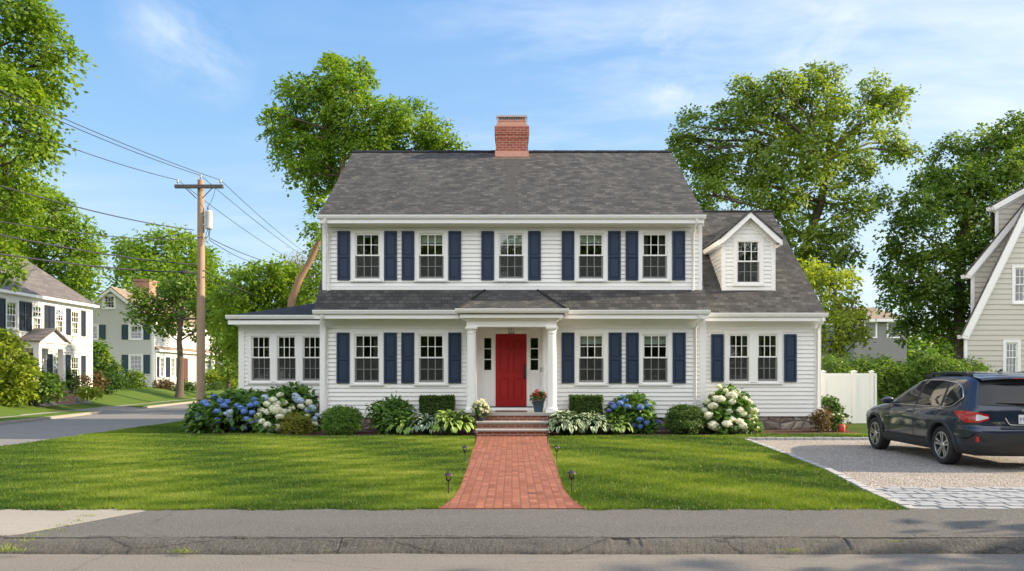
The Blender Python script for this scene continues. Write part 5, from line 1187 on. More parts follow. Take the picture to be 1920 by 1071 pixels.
wins = [(W(1897, YB), Z(571, YB), W(1936, YB)-W(1897, YB), Z(497, YB)-Z(571, YB)), (W(1880, YB), Z(705, YB), W(1913, YB)-W(1880, YB), Z(637, YB)-Z(705, YB))]
b = MB(); siding(b, lambda z: max(xw3, fA(z)+.05), xR3, .1, Z(368, YB), YB, [(x+.05, x+w-.05, z+.05, z+h-.05) for x, z, w, h in wins], .195, .028)
b.box(xR3, xR3+.02, YB, YB+10, .1, 3.5); b.add([(xw3, YB, 0), (xw3+6.6, YB+10, 0), (xw3+6.6, YB+10, rA0[1]-.1), (xw3, YB, rA0[1]-.1)], [(0, 1, 2, 3)])
b.build('wall', M['beige'], h3)
fB = line_x(rB0, rB1); b = MB(); siding(b, lambda z: max(W(1822, YB+.5), fB(z)+.05), lambda z: fA(z)+.4 if z < rA1[1] else xR3, 2.5, rB1[1]-.1, YB+.5, [], .195, .028)
b.add([(W(1822, YB+.5), YB+.5, 3.5), (W(1822, YB+.5)+3.9, YB+6.5, 3.5), (W(1822, YB+.5)+3.9, YB+6.5, rB0[1]-.1), (W(1822, YB+.5), YB+.5, rB0[1]-.1)], [(0, 1, 2, 3)]); b.build('dormer_wall', M['beige'], h3)
fC = line_x(rC0, rC1); b = MB(); siding(b, lambda z: max(W(1868, YB+1), fC(z)+.05), xR3, 5.0, rC1[1]-.1, YB+1.0, [], .195, .028)
b.add([(W(1868, YB+1), YB+1, 5.5), (W(1868, YB+1)+3.9, YB+7, 5.5), (W(1868, YB+1)+3.9, YB+7, rC0[1]-.1), (W(1868, YB+1), YB+1, rC0[1]-.1)], [(0, 1, 2, 3)]); b.build('upper_wall', M['beige'], h3)
def rake(p0, p1, y, w, name, depth, mat, th=.09):
    (xa_, za_), (xb_, zb_) = p0, p1; d = Vector((xb_-xa_, zb_-za_)).normalized(); n = Vector((d.y, -d.x))
    b = MB(); b.prism([(xa_, za_), (xb_, zb_), (xb_+n.x*w, zb_+n.y*w), (xa_+n.x*w*.9+.02, za_-.02*0+n.y*w*.9-.0)], 'y', y-.16, y-.10)
    b.prism([(xa_+n.x*w, za_+n.y*w), (xb_+n.x*w, zb_+n.y*w), (xb_+n.x*(w+.09), zb_+n.y*(w+.09)), (xa_+n.x*(w+.09), za_+n.y*(w+.09))], 'y', y-.05, y-.03)
    b.prism([(xa_-.02, za_), (xa_+n.x*w, za_+n.y*w), (xa_+.22, za_-.16), (xa_+.0, za_-.14)], 'y', y-.15, y+.2)
    b.build(name, M['trim'], h3)
    b = MB(); k_ = .66; b.slab([(xa_-d.x*.03-.1, y-.17, za_-d.y*.03), (xa_-d.x*.03+k_*depth, y+depth, za_-d.y*.03), (xb_+k_*depth, y+depth, zb_), (xb_-.1, y-.17, zb_)], .02); b.build('roof', M[mat], h3)
rake(rA0, rA1, YB, .24, 'rake_board', 9, 'roofgrey'); rake(rB0, rB1, YB+.5, .20, 'rake_board', 7, 'roofgrey'); rake(rC0, rC1, YB+1.0, .20, 'rake_board', 7, 'roofgrey')
b = MB(); b.box(xw3-.01, xw3+.10, YB-.03, YB+.02, .1, rA0[1]-.1); b.box(W(1820, YB+.5), W(1826, YB+.5), YB+.46, YB+.5, 3.5, rB0[1]); b.box(W(1865.5, YB+1), W(1871, YB+1), YB+.96, YB+1.0, 5.9, rC0[1]); b.build('corner_board', M['trim'], h3)
for x, z, w, h in wins: window(h3, x+w/2, YB, z, w, h, cas=.10, head=.10, extra=('curtain',), simple_=True)

# grey house far behind
YQ = 62; h4 = thing('neighbour_house', 'small grey house half hidden behind the trees above the hedge', 'house', (W(1660, YQ), YQ, .5))
b = MB(); siding(b, W(1600, YQ), W(1700, YQ), .5, Z(602, YQ), YQ, [], .2, .03); b.box(W(1600, YQ), W(1700, YQ), YQ+.01, YQ+6, .5, Z(602, YQ)); b.build('wall', simple('slate_siding', (.24, .235, .225), .8), h4)
b = MB(); b.slab([(W(1590, YQ), YQ-.4, Z(600, YQ)), (W(1710, YQ), YQ-.4, Z(600, YQ)), (W(1690, YQ), YQ+5, Z(566, YQ)), (W(1610, YQ), YQ+5, Z(566, YQ))], .1); b.build('roof', M['rooftan'], h4)
b = MB(); b.box(W(1590, YQ), W(1710, YQ), YQ-.45, YQ-.4, Z(604, YQ), Z(599, YQ)); b.build('trim', M['trim'], h4)
for px in (1632, 1675): window(h4, W(px, YQ), YQ, Z(634, YQ), 1.1, 1.35, cas=.12, head=.1, simple_=True)
# ---------------------------------------------------------------- parked estate car (local: +x forward, +y left, rear axle at origin)
def carpaint():
    m, t, b = newmat('dark_blue_car_paint'); v = coords(t); f = noise(t, v, 900, 2)
    L(t, mixc(t, f, (.008, .014, .033), (.018, .030, .066)), b.inputs['Base Color']); b.inputs['Metallic'].default_value = .35; b.inputs['Roughness'].default_value = .32
    b.inputs['Coat Weight'].default_value = 1.0; b.inputs['Coat Roughness'].default_value = .03
    bump(t, b, noise(t, v, 1.7, 2), .05, .02); return m
M['paint'] = carpaint(); M['clad'] = simple('black_plastic_cladding', (.025, .026, .028), .6, var=.15)
M['tyre'] = simple('tyre_rubber', (.018, .018, .018), .8, var=.3, scale=20, bmp=.2); M['alloy'] = simple('machined_alloy', (.55, .55, .55), .28, .9, var=.1); M['darkalloy'] = simple('dark_alloy', (.04, .04, .042), .4, .5)
M['chrome'] = simple('chrome_trim', (.72, .72, .72), .15, 1.0, var=.02)
def carglass():
    m, t, b = newmat('tinted_car_glass'); b.inputs['Base Color'].default_value = (.012, .015, .016, 1); b.inputs['Roughness'].default_value = .02; b.inputs['IOR'].default_value = 1.5; b.inputs['Alpha'].default_value = .95; return m
M['carglass'] = carglass()
def lampmat(n, c):
    m, t, b = newmat(n); b.inputs['Base Color'].default_value = rgba(c); b.inputs['Roughness'].default_value = .12; b.inputs['Coat Weight'].default_value = 1
    v = coords(t); bump(t, b, noise(t, mapping(t, v, (60, 60, 60)), 1, 2), .2, .003); return m
M['redlamp'] = lampmat('red_lamp', (.42, .008, .012)); M['clearlamp'] = lampmat('clear_lamp', (.62, .60, .60)); M['plate'] = simple('plate_white', (.66, .69, .74), .4, var=.05); M['platetext'] = simple('plate_text', (.12, .14, .30), .5)
M['skyglint'] = M['chrome']
def interp(tab, z):
    if z <= tab[0][0]: return tab[0][1]
    for (a, va), (c, vc) in zip(tab, tab[1:]):
        if z <= c:
            t = (z-a)/(c-a); return va+(vc-va)*t
    return tab[-1][1]
def smooth_tab(tab, n=3):
    zs_ = np.linspace(tab[0][0], tab[-1][0], 240); v = np.array([interp(tab, z) for z in zs_])
    for _ in range(n): v[1:-1] = (v[:-2]+2*v[1:-1]+v[2:])/4
    return lambda z: float(np.interp(z, zs_, v))
rearT = smooth_tab([(.22, -.88), (.30, -.97), (.42, -1.03), (.55, -1.045), (.66, -1.05), (.70, -1.03), (.73, -.985), (.85, -.985), (1.0, -.965), (1.08, -.93), (1.2, -.86), (1.35, -.775), (1.48, -.69), (1.55, -.64), (1.60, -.55), (1.635, -.35), (1.655, .0)], 4)
frontT = smooth_tab([(.22, 3.55), (.3, 3.68), (.42, 3.77), (.55, 3.79), (.7, 3.77), (.80, 3.70), (.88, 3.50), (.94, 3.20), (1.0, 2.75), (1.05, 2.42), (1.12, 2.22), (1.3, 1.80), (1.48, 1.35), (1.56, 1.08), (1.61, .85), (1.64, .6), (1.655, .3)], 5)
widT = smooth_tab([(.22, .80), (.30, .875), (.42, .905), (.60, .918), (.78, .920), (.88, .910), (.96, .893), (1.02, .868), (1.06, .845), (1.2, .795), (1.35, .735), (1.48, .675), (1.545, .635), (1.59, .59), (1.63, .50), (1.655, .25)], 4)
nR = smooth_tab([(.22, 6), (.9, 7), (1.05, 8), (1.5, 8), (1.655, 3)], 2); nF = smooth_tab([(.22, 4.2), (.75, 4.4), (.95, 4.6), (1.05, 5.5), (1.5, 6), (1.655, 3)], 2)
def outl(z, th):
    xr, xf, w = rearT(z), frontT(z), widT(z); c = (xr+xf)/2; a = (xf-xr)/2; cs, sn = math.cos(th), math.sin(th)
    n = nF(z) if cs > 0 else nR(z); e = 2/n
    return Vector((c+a*math.copysign(abs(cs)**e, cs), w*math.copysign(abs(sn)**e, sn), z))
def sidept(x, z, off=0.0, sg=1):
    xr, xf, w = rearT(z), frontT(z), widT(z); c = (xr+xf)/2; a = (xf-xr)/2; n = nF(z) if x > c else nR(z)
    q = max(0, 1-abs((x-c)/a)**n)**(1/n); return Vector((x, sg*(w*q+off), z))
def rearpt(y, z, off=0.0):
    xr, xf, w = rearT(z), frontT(z), widT(z); c = (xr+xf)/2; a = (xf-xr)/2; n = nR(z)
    return Vector((c-a*max(0, 1-abs(y/w)**n)**(1/n)-off, y, z))
def rear_s(s, z, off=.0):
    """s runs along the rear outline: 0 centre ... 1 well round onto the left side"""
    th = PI-(s*PI/2); p = outl(z, th); q = outl(z, th-.004); d = (q-p); n = Vector((-d.y, d.x, 0)); n = n.normalized() if n.length > 1e-7 else Vector((-1, 0, 0))
    if n.x > .2 or n.y < -.2: n = -n
    return p+n*off
car = thing('estate_car', 'dark blue estate car with silver wheels parked on the gravel driveway', 'car', (0, 0, 0), local=True)
Lw = 2.745; RW = .345
# body: z slices
zsl = np.concatenate([np.linspace(.24, 1.0, 36), np.linspace(1.02, 1.62, 28), np.array([1.635, 1.647, 1.654])]); nth = 180
ths = []
for k in range(nth):      # cluster samples at the corners
    u = k/nth*2*PI; ths.append(u-.12*math.sin(4*u)*-1)
b = MB(); vs = []
for z in zsl:
    for th in ths: vs.append(outl(z, th))
nz_ = len(zsl); fs = [(j*nth+k, j*nth+(k+1) % nth, (j+1)*nth+(k+1) % nth, (j+1)*nth+k) for j in range(nz_-1) for k in range(nth)]
b.add(vs, fs+[tuple(range(nth))[::-1], tuple(range((nz_-1)*nth, nz_*nth))], True)
me = b.mesh('body', [M['paint'], M['clad']])
# wheel arch cut by a boolean, applied here
def cyl(x, r, y0, y1):
    c = MB(); c.lathe([(r, y0), (r, y1)], (x, 0, RW-.0), 40, 'y'); o = bpy.data.objects.new('cutter', c.mesh('cutter', M['clad'])); C.objects.link(o); return o
body = bpy.data.objects.new('body', me); C.objects.link(body); cuts = []
for x in (0, Lw):
    for y0, y1 in ((.55, 1.2), (-1.2, -.55)):
        cu = cyl(x, .405, y0, y1); cuts.append(cu); md = body.modifiers.new('cut', 'BOOLEAN'); md.operation = 'DIFFERENCE'; md.object = cu; md.solver = 'EXACT'
dg = bpy.context.evaluated_depsgraph_get(); dg.update(); me2 = bpy.data.meshes.new_from_object(body.evaluated_get(dg)); me2.name = 'body'
body.modifiers.clear(); body.data = me2
for cu in cuts: bpy.data.objects.remove(cu)
body.parent = car; SH[body.name] = Vector((0, 0, 0))
for p in me2.polygons:
    c = p.center
    low = c.z < .40 or (c.z < .60 and c.x < -.60) or (c.z < .5 and c.x > 3.3)
    inner = abs(c.y) < .86 and c.z < .76 and (math.hypot(c.x, c.z-RW) < .42 or math.hypot(c.x-Lw, c.z-RW) < .42)
    p.material_index = 1 if (low or inner) and len(me2.materials) > 1 else 0
    p.use_smooth = not inner
def patch(f, u0, u1, v0, v1, nu, nv):
    """grid patch: f(u, v) -> point, v limits may be functions of u"""
    V0 = v0 if callable(v0) else (lambda u: v0); V1 = v1 if callable(v1) else (lambda u: v1); vs = []
    for i in range(nu+1):
        u = u0+(u1-u0)*i/nu; a, c = V0(u), V1(u)
        for j in range(nv+1): vs.append(f(u, a+(c-a)*j/nv))
    return vs, [(i*(nv+1)+j, (i+1)*(nv+1)+j, (i+1)*(nv+1)+j+1, i*(nv+1)+j+1) for i in range(nu) for j in range(nv)]
def addpatch(b, *a): vs, fs = patch(*a); b.add(vs, fs, True)
# side windows
belt = lambda x: 1.035-.012*(x-.5)
def topl(x):
    return float(np.interp(x, [-.52, -.42, -.2, .3, .9, 1.35, 1.75, 2.12], [1.22, 1.36, 1.445, 1.49, 1.49, 1.43, 1.25, 1.06]))
for sg in (1, -1):
    S = lambda x, z, sg=sg: sidept(x, z, .006, sg)
    def low_rear(x): return max(belt(x), float(np.interp(x, [-.52, -.30, -.15], [1.20, 1.06, 1.035])))
    for (xa_, xb_) in ((-.52, .02), (.10, .92), (1.00, 2.10)):
        b = MB(); addpatch(b, S, xa_, xb_, low_rear, topl, 14, 8); b.build('side_window', M['carglass'], car)
    b = MB()
    pts = [sidept(x, topl(x)+.012, .012, sg) for x in np.linspace(2.12, -.50, 30)]+[sidept(-.545, 1.21, .012, sg)]+[sidept(x, low_rear(x)-.012, .012, sg) for x in np.linspace(-.50, 2.12, 26)]
    b.tube(pts, .009, 6); b.build('window_trim', M['chrome'], car)
    b = MB(); addpatch(b, lambda x, z, sg=sg: sidept(x, z, .004, sg), .02, .10, low_rear, topl, 1, 8); addpatch(b, lambda x, z, sg=sg: sidept(x, z, .004, sg), .92, 1.0, low_rear, topl, 1, 8); b.build('window_pillar', M['clad'], car)
    # door shut lines and handles
    for xx, z0_, z1_ in ((.98, .36, 1.03), (2.02, .36, 1.03)):
        b = MB(); addpatch(b, lambda u, v, sg=sg: sidept(u, v, .0035, sg), xx-.008, xx+.008, z0_, z1_, 1, 24); b.build('door_gap', M['clad'], car)
    b = MB(); pr_ = [(.10, 1.02), (.12, .9), (.20, .78), (.36, .70), (.42, .55), (.43, .37)]
    b.tube([sidept(x, z, -.003, sg) for x, z in pr_], .007, 5); b.build('door_gap', M['clad'], car)
    for xx in (.42, 1.20):
        b = MB(); b.tube([sidept(xx-.09, .90, .004, sg), sidept(xx-.07, .90, .035, sg), sidept(xx+.07, .90, .035, sg), sidept(xx+.09, .90, .004, sg)], [.012, .015, .015, .012], 8); b.build('door_handle', M['paint'], car)
    b = MB(); addpatch(b, lambda u, v, sg=sg: sidept(u, v, .020-.3*(v-.33)*0, sg), .42, 2.32, .27, .42, 20, 3); b.build('sill_cladding', M['clad'], car)
    b = MB(); b.tube([sidept(x, .445, .012, sg) for x in np.linspace(.55, 2.1, 12)], .010, 6); b.build('sill_trim', M['darkalloy'], car)
    # arch cladding
    for xc in (0, Lw):
        b = MB(); vs = []; n = 30; z_ = RW
        for i in range(n+1):
            a = -.25+(PI+.5)*i/n
            for rr_, of in ((.400, -.03), (.400, .022), (.455, .024), (.463, .004)):
                x = xc+rr_*math.cos(a); z = max(.235, z_+rr_*math.sin(a)); p = sidept(x, z, of, sg); vs.append(p)
        b.add(vs, [(i*4+j, (i+1)*4+j, (i+1)*4+j+1, i*4+j+1) for i in range(n) for j in range(3)], True); b.build('arch_cladding', M['clad'], car)
    # mirror
    b = MB(); m0 = sidept(1.98, 1.05, 0, sg); c0 = Vector((1.98, m0.y+sg*.13, 1.085))
    prof = []
    for i in range(9):
        t_ = i/8; r_ = math.sin(PI*(.08+.84*t_))**.5
        prof.append((t_, r_))
    vs = []; n = 14
    for t_, r_ in prof:
        for k in range(n):
            a = 2*PI*k/n; vs.append((c0.x+.085*r_*math.cos(a)*(1 if math.cos(a) > 0 else .55), c0.y+sg*(t_-.5)*.22, c0.z+.075*r_*math.sin(a)))
    b.add(vs, [(i*n+k, i*n+(k+1) % n, (i+1)*n+(k+1) % n, (i+1)*n+k) for i in range(8) for k in range(n)]+[tuple(range(n))[::-1], tuple(range(8*n, 9*n))], True)
    b.tube([m0+Vector((0, -sg*.03, -.02)), (c0.x, c0.y-sg*.08, c0.z-.05)], [.035, .025], 8); b.build('wing_mirror', M['paint'], car)
    # roof rail
    b = MB(); pts = []; rad = []
    for i, x in enumerate(np.linspace(-.42, 1.12, 24)):
        u = i/23; lift = .075*min(1, math.sin(PI*u)*2.6)**.8 if 0 < u < 1 else 0; base = 1.58-.02*abs(2*u-1)**2
        pts.append((x, sg*(.585-.01*u), base+lift-.02)); 
    vs = []
    for i, (x, y, z) in enumerate(pts):
        u = i/23; hh = .032 if .17 < u < .83 else .045
        for dy, dz in ((-.022, -hh), (.022, -hh), (.020, hh*.5), (.0, hh*.62), (-.020, hh*.5)): vs.append((x, y+dy, z+dz))
    b.add(vs, [(i*5+k, i*5+(k+1) % 5, (i+1)*5+(k+1) % 5, (i+1)*5+k) for i in range(23) for k in range(5)], True)
    for u0_, u1_ in ((0, .17), (.83, 1.0)):
        xa_, xb_ = -.42+1.54*u0_, -.42+1.54*u1_; b.box(xa_, xb_, sg*.562, sg*.605, 1.545, 1.62)
    b.build('roof_rail', M['clad'], car)
    # tail lamp, wrapping the corner: red with a clear bar
    so_ = lambda s, z, sg=sg: (lambda p: Vector((p.x, sg*p.y, p.z)))(rear_s(s, z, .012))
    if sg == 1 or True:
        lo = lambda s: float(np.interp(s, [.16, .30, .55, .80], [.845, .80, .79, .955])); hi = lambda s: float(np.interp(s, [.16, .30, .55, .80], [.93, .965, .985, .985]))
        b = MB(); addpatch(b, so_, .155, .80, lo, hi, 24, 6); tl = b.build('tail_lamp', M['redlamp'], car)
        so2 = lambda s, z, sg=sg: (lambda p: Vector((p.x, sg*p.y, p.z)))(rear_s(s, z, .016))
        b = MB(); addpatch(b, so2, .165, .36, lambda s: lo(s)+.03, lambda s: hi(s)-.035, 10, 3); b.build('reversing_lens', M['clearlamp'], tl)
        b = MB(); addpatch(b, lambda s, z, sg=sg: (lambda p: Vector((p.x, sg*p.y, p.z)))(rear_s(s, z, .010)), .34, .40, lambda s: .475, lambda s: .565, 3, 3); b.build('reflector', M['redlamp'], car)
    # headlamp
    b = MB(); addpatch(b, lambda th, z, sg=sg: (lambda p: Vector((p.x, sg*p.y, p.z)))(outl(z, th)*1.0+Vector((.006, .006, 0))), .35, .95, .68, .80, 10, 3); b.build('headlamp', M['clearlamp'], car)
# windscreen and rear window
b = MB(); vs = []
def frontpt(y, z, off=.006):
    xr, xf, w = rearT(z), frontT(z), widT(z); c = (xr+xf)/2; a = (xf-xr)/2; n = nF(z); return Vector((c+a*max(0, 1-abs(y/w)**n)**(1/n)+off, y, z))
vsf = patch(lambda u, z: frontpt(u*widT(z)*.90, z), -1, 1, 1.09, 1.50, 16, 10); b.add(vsf[0], vsf[1], True); b.build('windscreen', M['carglass'], car)
b = MB(); hi_ = lambda u: 1.455-.05*u*u; lo_ = lambda u: 1.085+.015*u*u
b.add(*patch(lambda u, z: rearpt(u*widT(z)*.86, z, .008), -1, 1, lo_, hi_, 22, 10), True); b.build('rear_window', M['carglass'], car)
b = MB(); b.add(*patch(lambda u, z: rearpt(u*widT(z)*.93, z, .004), -1, 1, lambda u: 1.07+.02*u*u, lambda u: 1.505-.04*u*u, 24, 12), True); b.build('tailgate_surround', M['clad'], car)
b = MB(); vs = []   # roof spoiler
for i in range(17):
    u = -1+i/8; y = u*.60; dz = -.035*u*u
    for x, z in ((-.50, 1.605), (-.70, 1.575), (-.80, 1.545), (-.795, 1.525), (-.66, 1.515)): vs.append((x+.06*u*u, y, z+dz))
b.add(vs, [(i*5+k, (i+1)*5+k, (i+1)*5+k+1, i*5+k+1) for i in range(16) for k in range(4)], True); b.build('roof_spoiler', M['paint'], car)
b = MB(); b.add(*patch(lambda y, z: Vector((-.806, y, z)), -.13, .13, 1.528, 1.538, 2, 1)); b.build('brake_light', M['redlamp'], car)
b = MB(); b.tube([rearpt(-.0, 1.12, .03), rearpt(.18, 1.125, .03), rearpt(.46, 1.13, .018)], [.022, .014, .006], 6); b.build('rear_wiper', M['clad'], car)
b = MB(); b.add(*patch(lambda y, z: rearpt(y, z, .02), -.44, .44, .705, .735, 14, 2), True); b.build('bumper_step', M['clad'], car)
b = MB(); 
for sg in (1, -1):
    b.tube([rearpt(sg*.36, .88, .012), rearpt(sg*.32, .80, .016), rearpt(sg*.28, .765, .018)], .008, 6)
b.tube([rearpt(y, .765, .018) for y in np.linspace(-.28, .28, 8)], .008, 6); b.build('plate_surround', M['chrome'], car)
b = MB(); ln = [(.93, .53), (.80, .53), (.70, .54), (.62, .62), (.50, .62)]
def rs_y(y, z, off): return rearpt(min(y, .80), z, off)
for sg in (1, -1):
    pts = [sidept(-.55, .54, .012, sg), sidept(-.75, .53, .012, sg)]
    pts += [Vector((p.x, sg*p.y, p.z)) for p in (rear_s(.62, .53, .012), rear_s(.50, .55, .014), rear_s(.42, .62, .014), rear_s(.34, .62, .014), rear_s(.27, .50, .014))]
    pts += [rearpt(sg*.30, .45, .014), rearpt(0, .45, .014)]
    b.tube(pts, .010, 6)
b.build('bumper_trim', M['darkalloy'], car)
# plate, emblem, badges
pl_ = rearpt(0, .855, .022); b = MB(); b.box(pl_.x-.004, pl_.x+.004, -.155, .155, .785, .935); plate = b.build('number_plate', M['plate'], car)
def text(s, size, mat, loc, parent, name, ex=.001, bold=False):
    cu = bpy.data.curves.new(name, 'FONT'); cu.body = s; cu.size = size; cu.extrude = ex; cu.align_x = 'CENTER'; cu.align_y = 'CENTER'; o = bpy.data.objects.new(name, cu); C.objects.link(o)
    dg = bpy.context.evaluated_depsgraph_get(); dg.update(); m_ = bpy.data.meshes.new_from_object(o.evaluated_get(dg)); bpy.data.objects.remove(o); m_.name = name; m_.materials.clear(); m_.materials.append(M[mat])
    q = bpy.data.objects.new(name, m_); C.objects.link(q); q.parent = parent; q.location = loc; q.rotation_euler = (PI/2, 0, -PI/2); return q
text('9T1 A42', .082, 'platetext', (pl_.x-.0055, 0, .855), plate, 'plate_number')
text('OUTBACK', .042, 'chrome', rearpt(.46, .80, .004), car, 'badge'); text('LIMITED', .024, 'chrome', rearpt(.46, .765, .004), car, 'badge')
pe = rearpt(0, 1.0, .008); b = MB(); vs = []
b.add([(pe.x, .075*math.cos(a), 1.0+.038*math.sin(a)) for a in np.linspace(0, 2*PI, 28)[:-1]]+[(pe.x-.008, .070*math.cos(a), 1.0+.034*math.sin(a)) for a in np.linspace(0, 2*PI, 28)[:-1]], [(i, (i+1) % 27, 27+(i+1) % 27, 27+i) for i in range(27)]+[tuple(range(27, 54))]); em = b.build('emblem', M['chrome'], car)
b = MB(); b.add([(pe.x-.0085, .060*math.cos(a), 1.0+.026*math.sin(a)) for a in np.linspace(0, 2*PI, 28)[:-1]], [tuple(range(27))]); b.build('emblem_field', simple('emblem_blue', (.02, .05, .25), .3), em)
b = MB()
for (dy, dz, s) in ((.033, .006, .013), (-.005, .010, .007), (-.028, .008, .007), (-.010, -.010, .007), (-.034, -.007, .007), (.012, -.012, .007)):
    k = 8; b.add([(pe.x-.0095, dy+(s if i % 2 == 0 else s*.35)*math.cos(i*PI/4), 1.0+dz+(s if i % 2 == 0 else s*.35)*math.sin(i*PI/4)) for i in range(k)], [tuple(range(k))])
b.build('emblem_star', M['chrome'], em)
# small triangular sticker glint on the door glass, roof fin
b = MB(); b.add([(-.30, -.012, 1.65), (-.14, -.012, 1.65), (-.28, -.012, 1.70), (-.30, .012, 1.65), (-.14, .012, 1.65), (-.28, .012, 1.70)], [(0, 1, 2), (5, 4, 3), (0, 2, 5, 3), (1, 4, 5, 2)]); b.build('roof_fin', M['paint'], car)
# wheels
def wheel(x, sg):
    w = thing('tmp', None, None, (0, 0, 0), local=True); bpy.data.objects.remove(w)
    y0, y1 = sg*.675, sg*.895; b = MB(); s = sg; r = RW
    b.lathe([(r*.69, y0), (r*.90, y0-s*.004), (r*.985, y0+s*.02), (r, y0+s*.05), (r, y1-s*.05), (r*.985, y1-s*.02), (r*.90, y1+s*.004), (r*.71, y1-s*.006), (r*.69, y1-s*.02), (r*.68, y0)], (x, 0, r), 48, 'y', cap=False); o = b.build('wheel', M['tyre'], car)
    b = MB(); b.lathe([(r*.69, y1-s*.018), (r*.655, y1-s*.006), (r*.625, y1-s*.010), (r*.61, y1-s*.06), (r*.60, y0+s*.03), (r*.60, y0+s*.02)], (x, 0, r), 48, 'y', cap=False); rm = b.build('rim', M['darkalloy'], o); b = MB(); b.lathe([(r*.70, y1-s*.014), (r*.655, y1-s*.004), (r*.635, y1-s*.006), (r*.632, y1-s*.03)], (x, 0, r), 48, 'y', cap=False)
    for k in range(5):
        a = k*2*PI/5+PI/2
        for da in (-.17, .17):
            d0 = Vector((math.cos(a+da*1.9), 0, math.sin(a+da*1.9))); d1 = Vector((math.cos(a+da), 0, math.sin(a+da))); c = Vector((x, 0, r)); t0_ = Vector((-math.sin(a+da), 0, math.cos(a+da)))
            p0 = c+d0*r*.16; p1 = c+d1*r*.645; w0, w1 = .011, .021; ya_, yb_ = y1-s*.022, y1-s*.010
            vs = [p0-t0_*w0+Vector((0, ya_, 0)), p0+t0_*w0+Vector((0, ya_, 0)), p1+t0_*w1+Vector((0, yb_, 0)), p1-t0_*w1+Vector((0, yb_, 0))]; vb = [v-Vector((0, s*.03, 0)) for v in vs]
            b.add(vs+vb, [(0, 1, 2, 3), (7, 6, 5, 4), (0, 4, 5, 1), (1, 5, 6, 2), (2, 6, 7, 3), (3, 7, 4, 0)])
    b.lathe([(.0, y1-s*.010), (r*.13, y1-s*.012), (r*.19, y1-s*.024), (r*.19, y1-s*.06)], (x, 0, r), 20, 'y'); b.build('spokes', M['alloy'], o)
    b = MB(); b.lathe([(.0, y1-s*.09), (r*.60, y1-s*.10)], (x, 0, r), 32, 'y'); b.build('brake_disc', M['darkalloy'], o)
for x in (0, Lw):
    for sg in (1, -1): wheel(x, sg)
b = MB(); b.box(-.80, 3.3, -.72, .72, .235, .30); b.build('underbody', M['clad'], car)
car.location = (W(1766, 13.3)+.90, 13.3, .073); car.rotation_euler = (0, 0, PI/2-math.radians(3.0))
# ---------------------------------------------------------------- ground, roads
def sstep(a, b, x):
    t = min(1, max(0, (x-a)/(b-a))); return t*t*(3-2*t)
def edge_far(y): return -17.2-.11*(max(y, 8)-25)      # far edge of the side street
def hgt(x, y):
    if y < 8.7: z = -.12
    else: z = .05
    if -60 < x < -10.0 and y < 75 and x > edge_far(y)-1.2: z = -.12
    if x < edge_far(y)-1.2 and y > 8.7: z = .08+.72*sstep(edge_far(y)-1.3, edge_far(y)-5.5, x)
    if y > 52: z = max(z, .08+.75*sstep(52, 66, y)) if not (x > edge_far(y)-1.2 and x < -10) else z
    return z
def sheet(name, pts, z, mat, th=.0, uv=False):
    b = MB(); p = [(x, y, z) for x, y in pts]
    b.add(p, [tuple(range(len(p)))], uvs=[[(y, x) for x, y in pts]])
    if th:
        k = len(p); q = [(x, y, z-th) for x, y in pts]
        for i in range(k):
            j = (i+1) % k; b.add([p[i], p[j], q[j], q[i]], [(0, 1, 2, 3)], uvs=[[(p[i][0], p[i][1]), (p[j][0], p[j][1]), (q[j][0], q[j][1]-th), (q[i][0], q[i][1]-th)]])
    o = b.build(name, mat); tag(o, kind='structure'); return o
xs = sorted(set([-260, -180, -120, -90, -70, -55]+[x*.75-46 for x in range(0, 52)]+[x*2-6 for x in range(0, 24)]+[50, 70, 100, 150, 220, 320]))
ys_ = sorted(set([-200, -120, -70, -40, -20, 0, 6, 8.6, 8.75]+[10+y*1.5 for y in range(0, 48)]+[90, 110, 140, 190, 260, 400]))
b = MB(); nx = len(xs)
b.add([(x, y, hgt(x, y)) for y in ys_ for x in xs], [(j*nx+i, j*nx+i+1, (j+1)*nx+i+1, (j+1)*nx+i) for j in range(len(ys_)-1) for i in range(nx-1)], True)
tag(b.build('ground', M['farturf']), kind='structure')
sheet('road', [(-260, -3.5), (260, -3.5), (260, 6.96), (-260, 6.96)], .0, M['street'])
sheet('side_road', [(-18.9, 6.97), (-11.0, 6.97), (-11.0, 75), (-30, 90), (edge_far(70), 70), (edge_far(50), 50), (edge_far(25), 25), (-15.8, 10)], .004, M['sidestreet'])
yp0, yp1 = 7.05, 8.58
# pavement: grid with gentle waves; bermed edge
xa = W(120, 7.3)
sheet('pavement', [(xa-.45, yp0+.04), (60, yp0+.04), (60, yp1+.03), (xa+.30, yp1+.03)], .118, M['walk'], .2)
sheet('concrete_pavement', [(-11.0, yp0+.1), (xa-.47, yp0+.1), (xa+.28, yp1+.03), (-11.0, yp1+.03)], .116, M['concrete'], .2)
b = MB(); rr = np.random.RandomState(4); n = 2200; rows = 10; x0 = xa-1.0; x1 = 14.0; vs = []
X = np.linspace(x0, x1, n)
def fn(x, s, seed):
    r = np.random.RandomState(seed); return sum(np.sin(x*s*(1.7**k)+r.rand()*6.28)/(1.5**k) for k in range(6))/2.5
wv = fn(X, 1.3, 1); fz = fn(X, 9, 2); f3 = fn(X, 37, 9); tp = fn(X, .55, 3)
crk = [(-.44+.0, .03)]
NP = 10; nz2 = np.zeros((n, NP)); r2 = np.random.RandomState(6)
for k in range(26):
    fx = 2.0*1.22**k; ph = r2.rand()*6.28; dp = r2.normal()*1.1; nz2 += np.sin(X[:, None]*fx+ph+dp*np.arange(NP)[None])/(1+.16*k)
nz2 /= 5.0
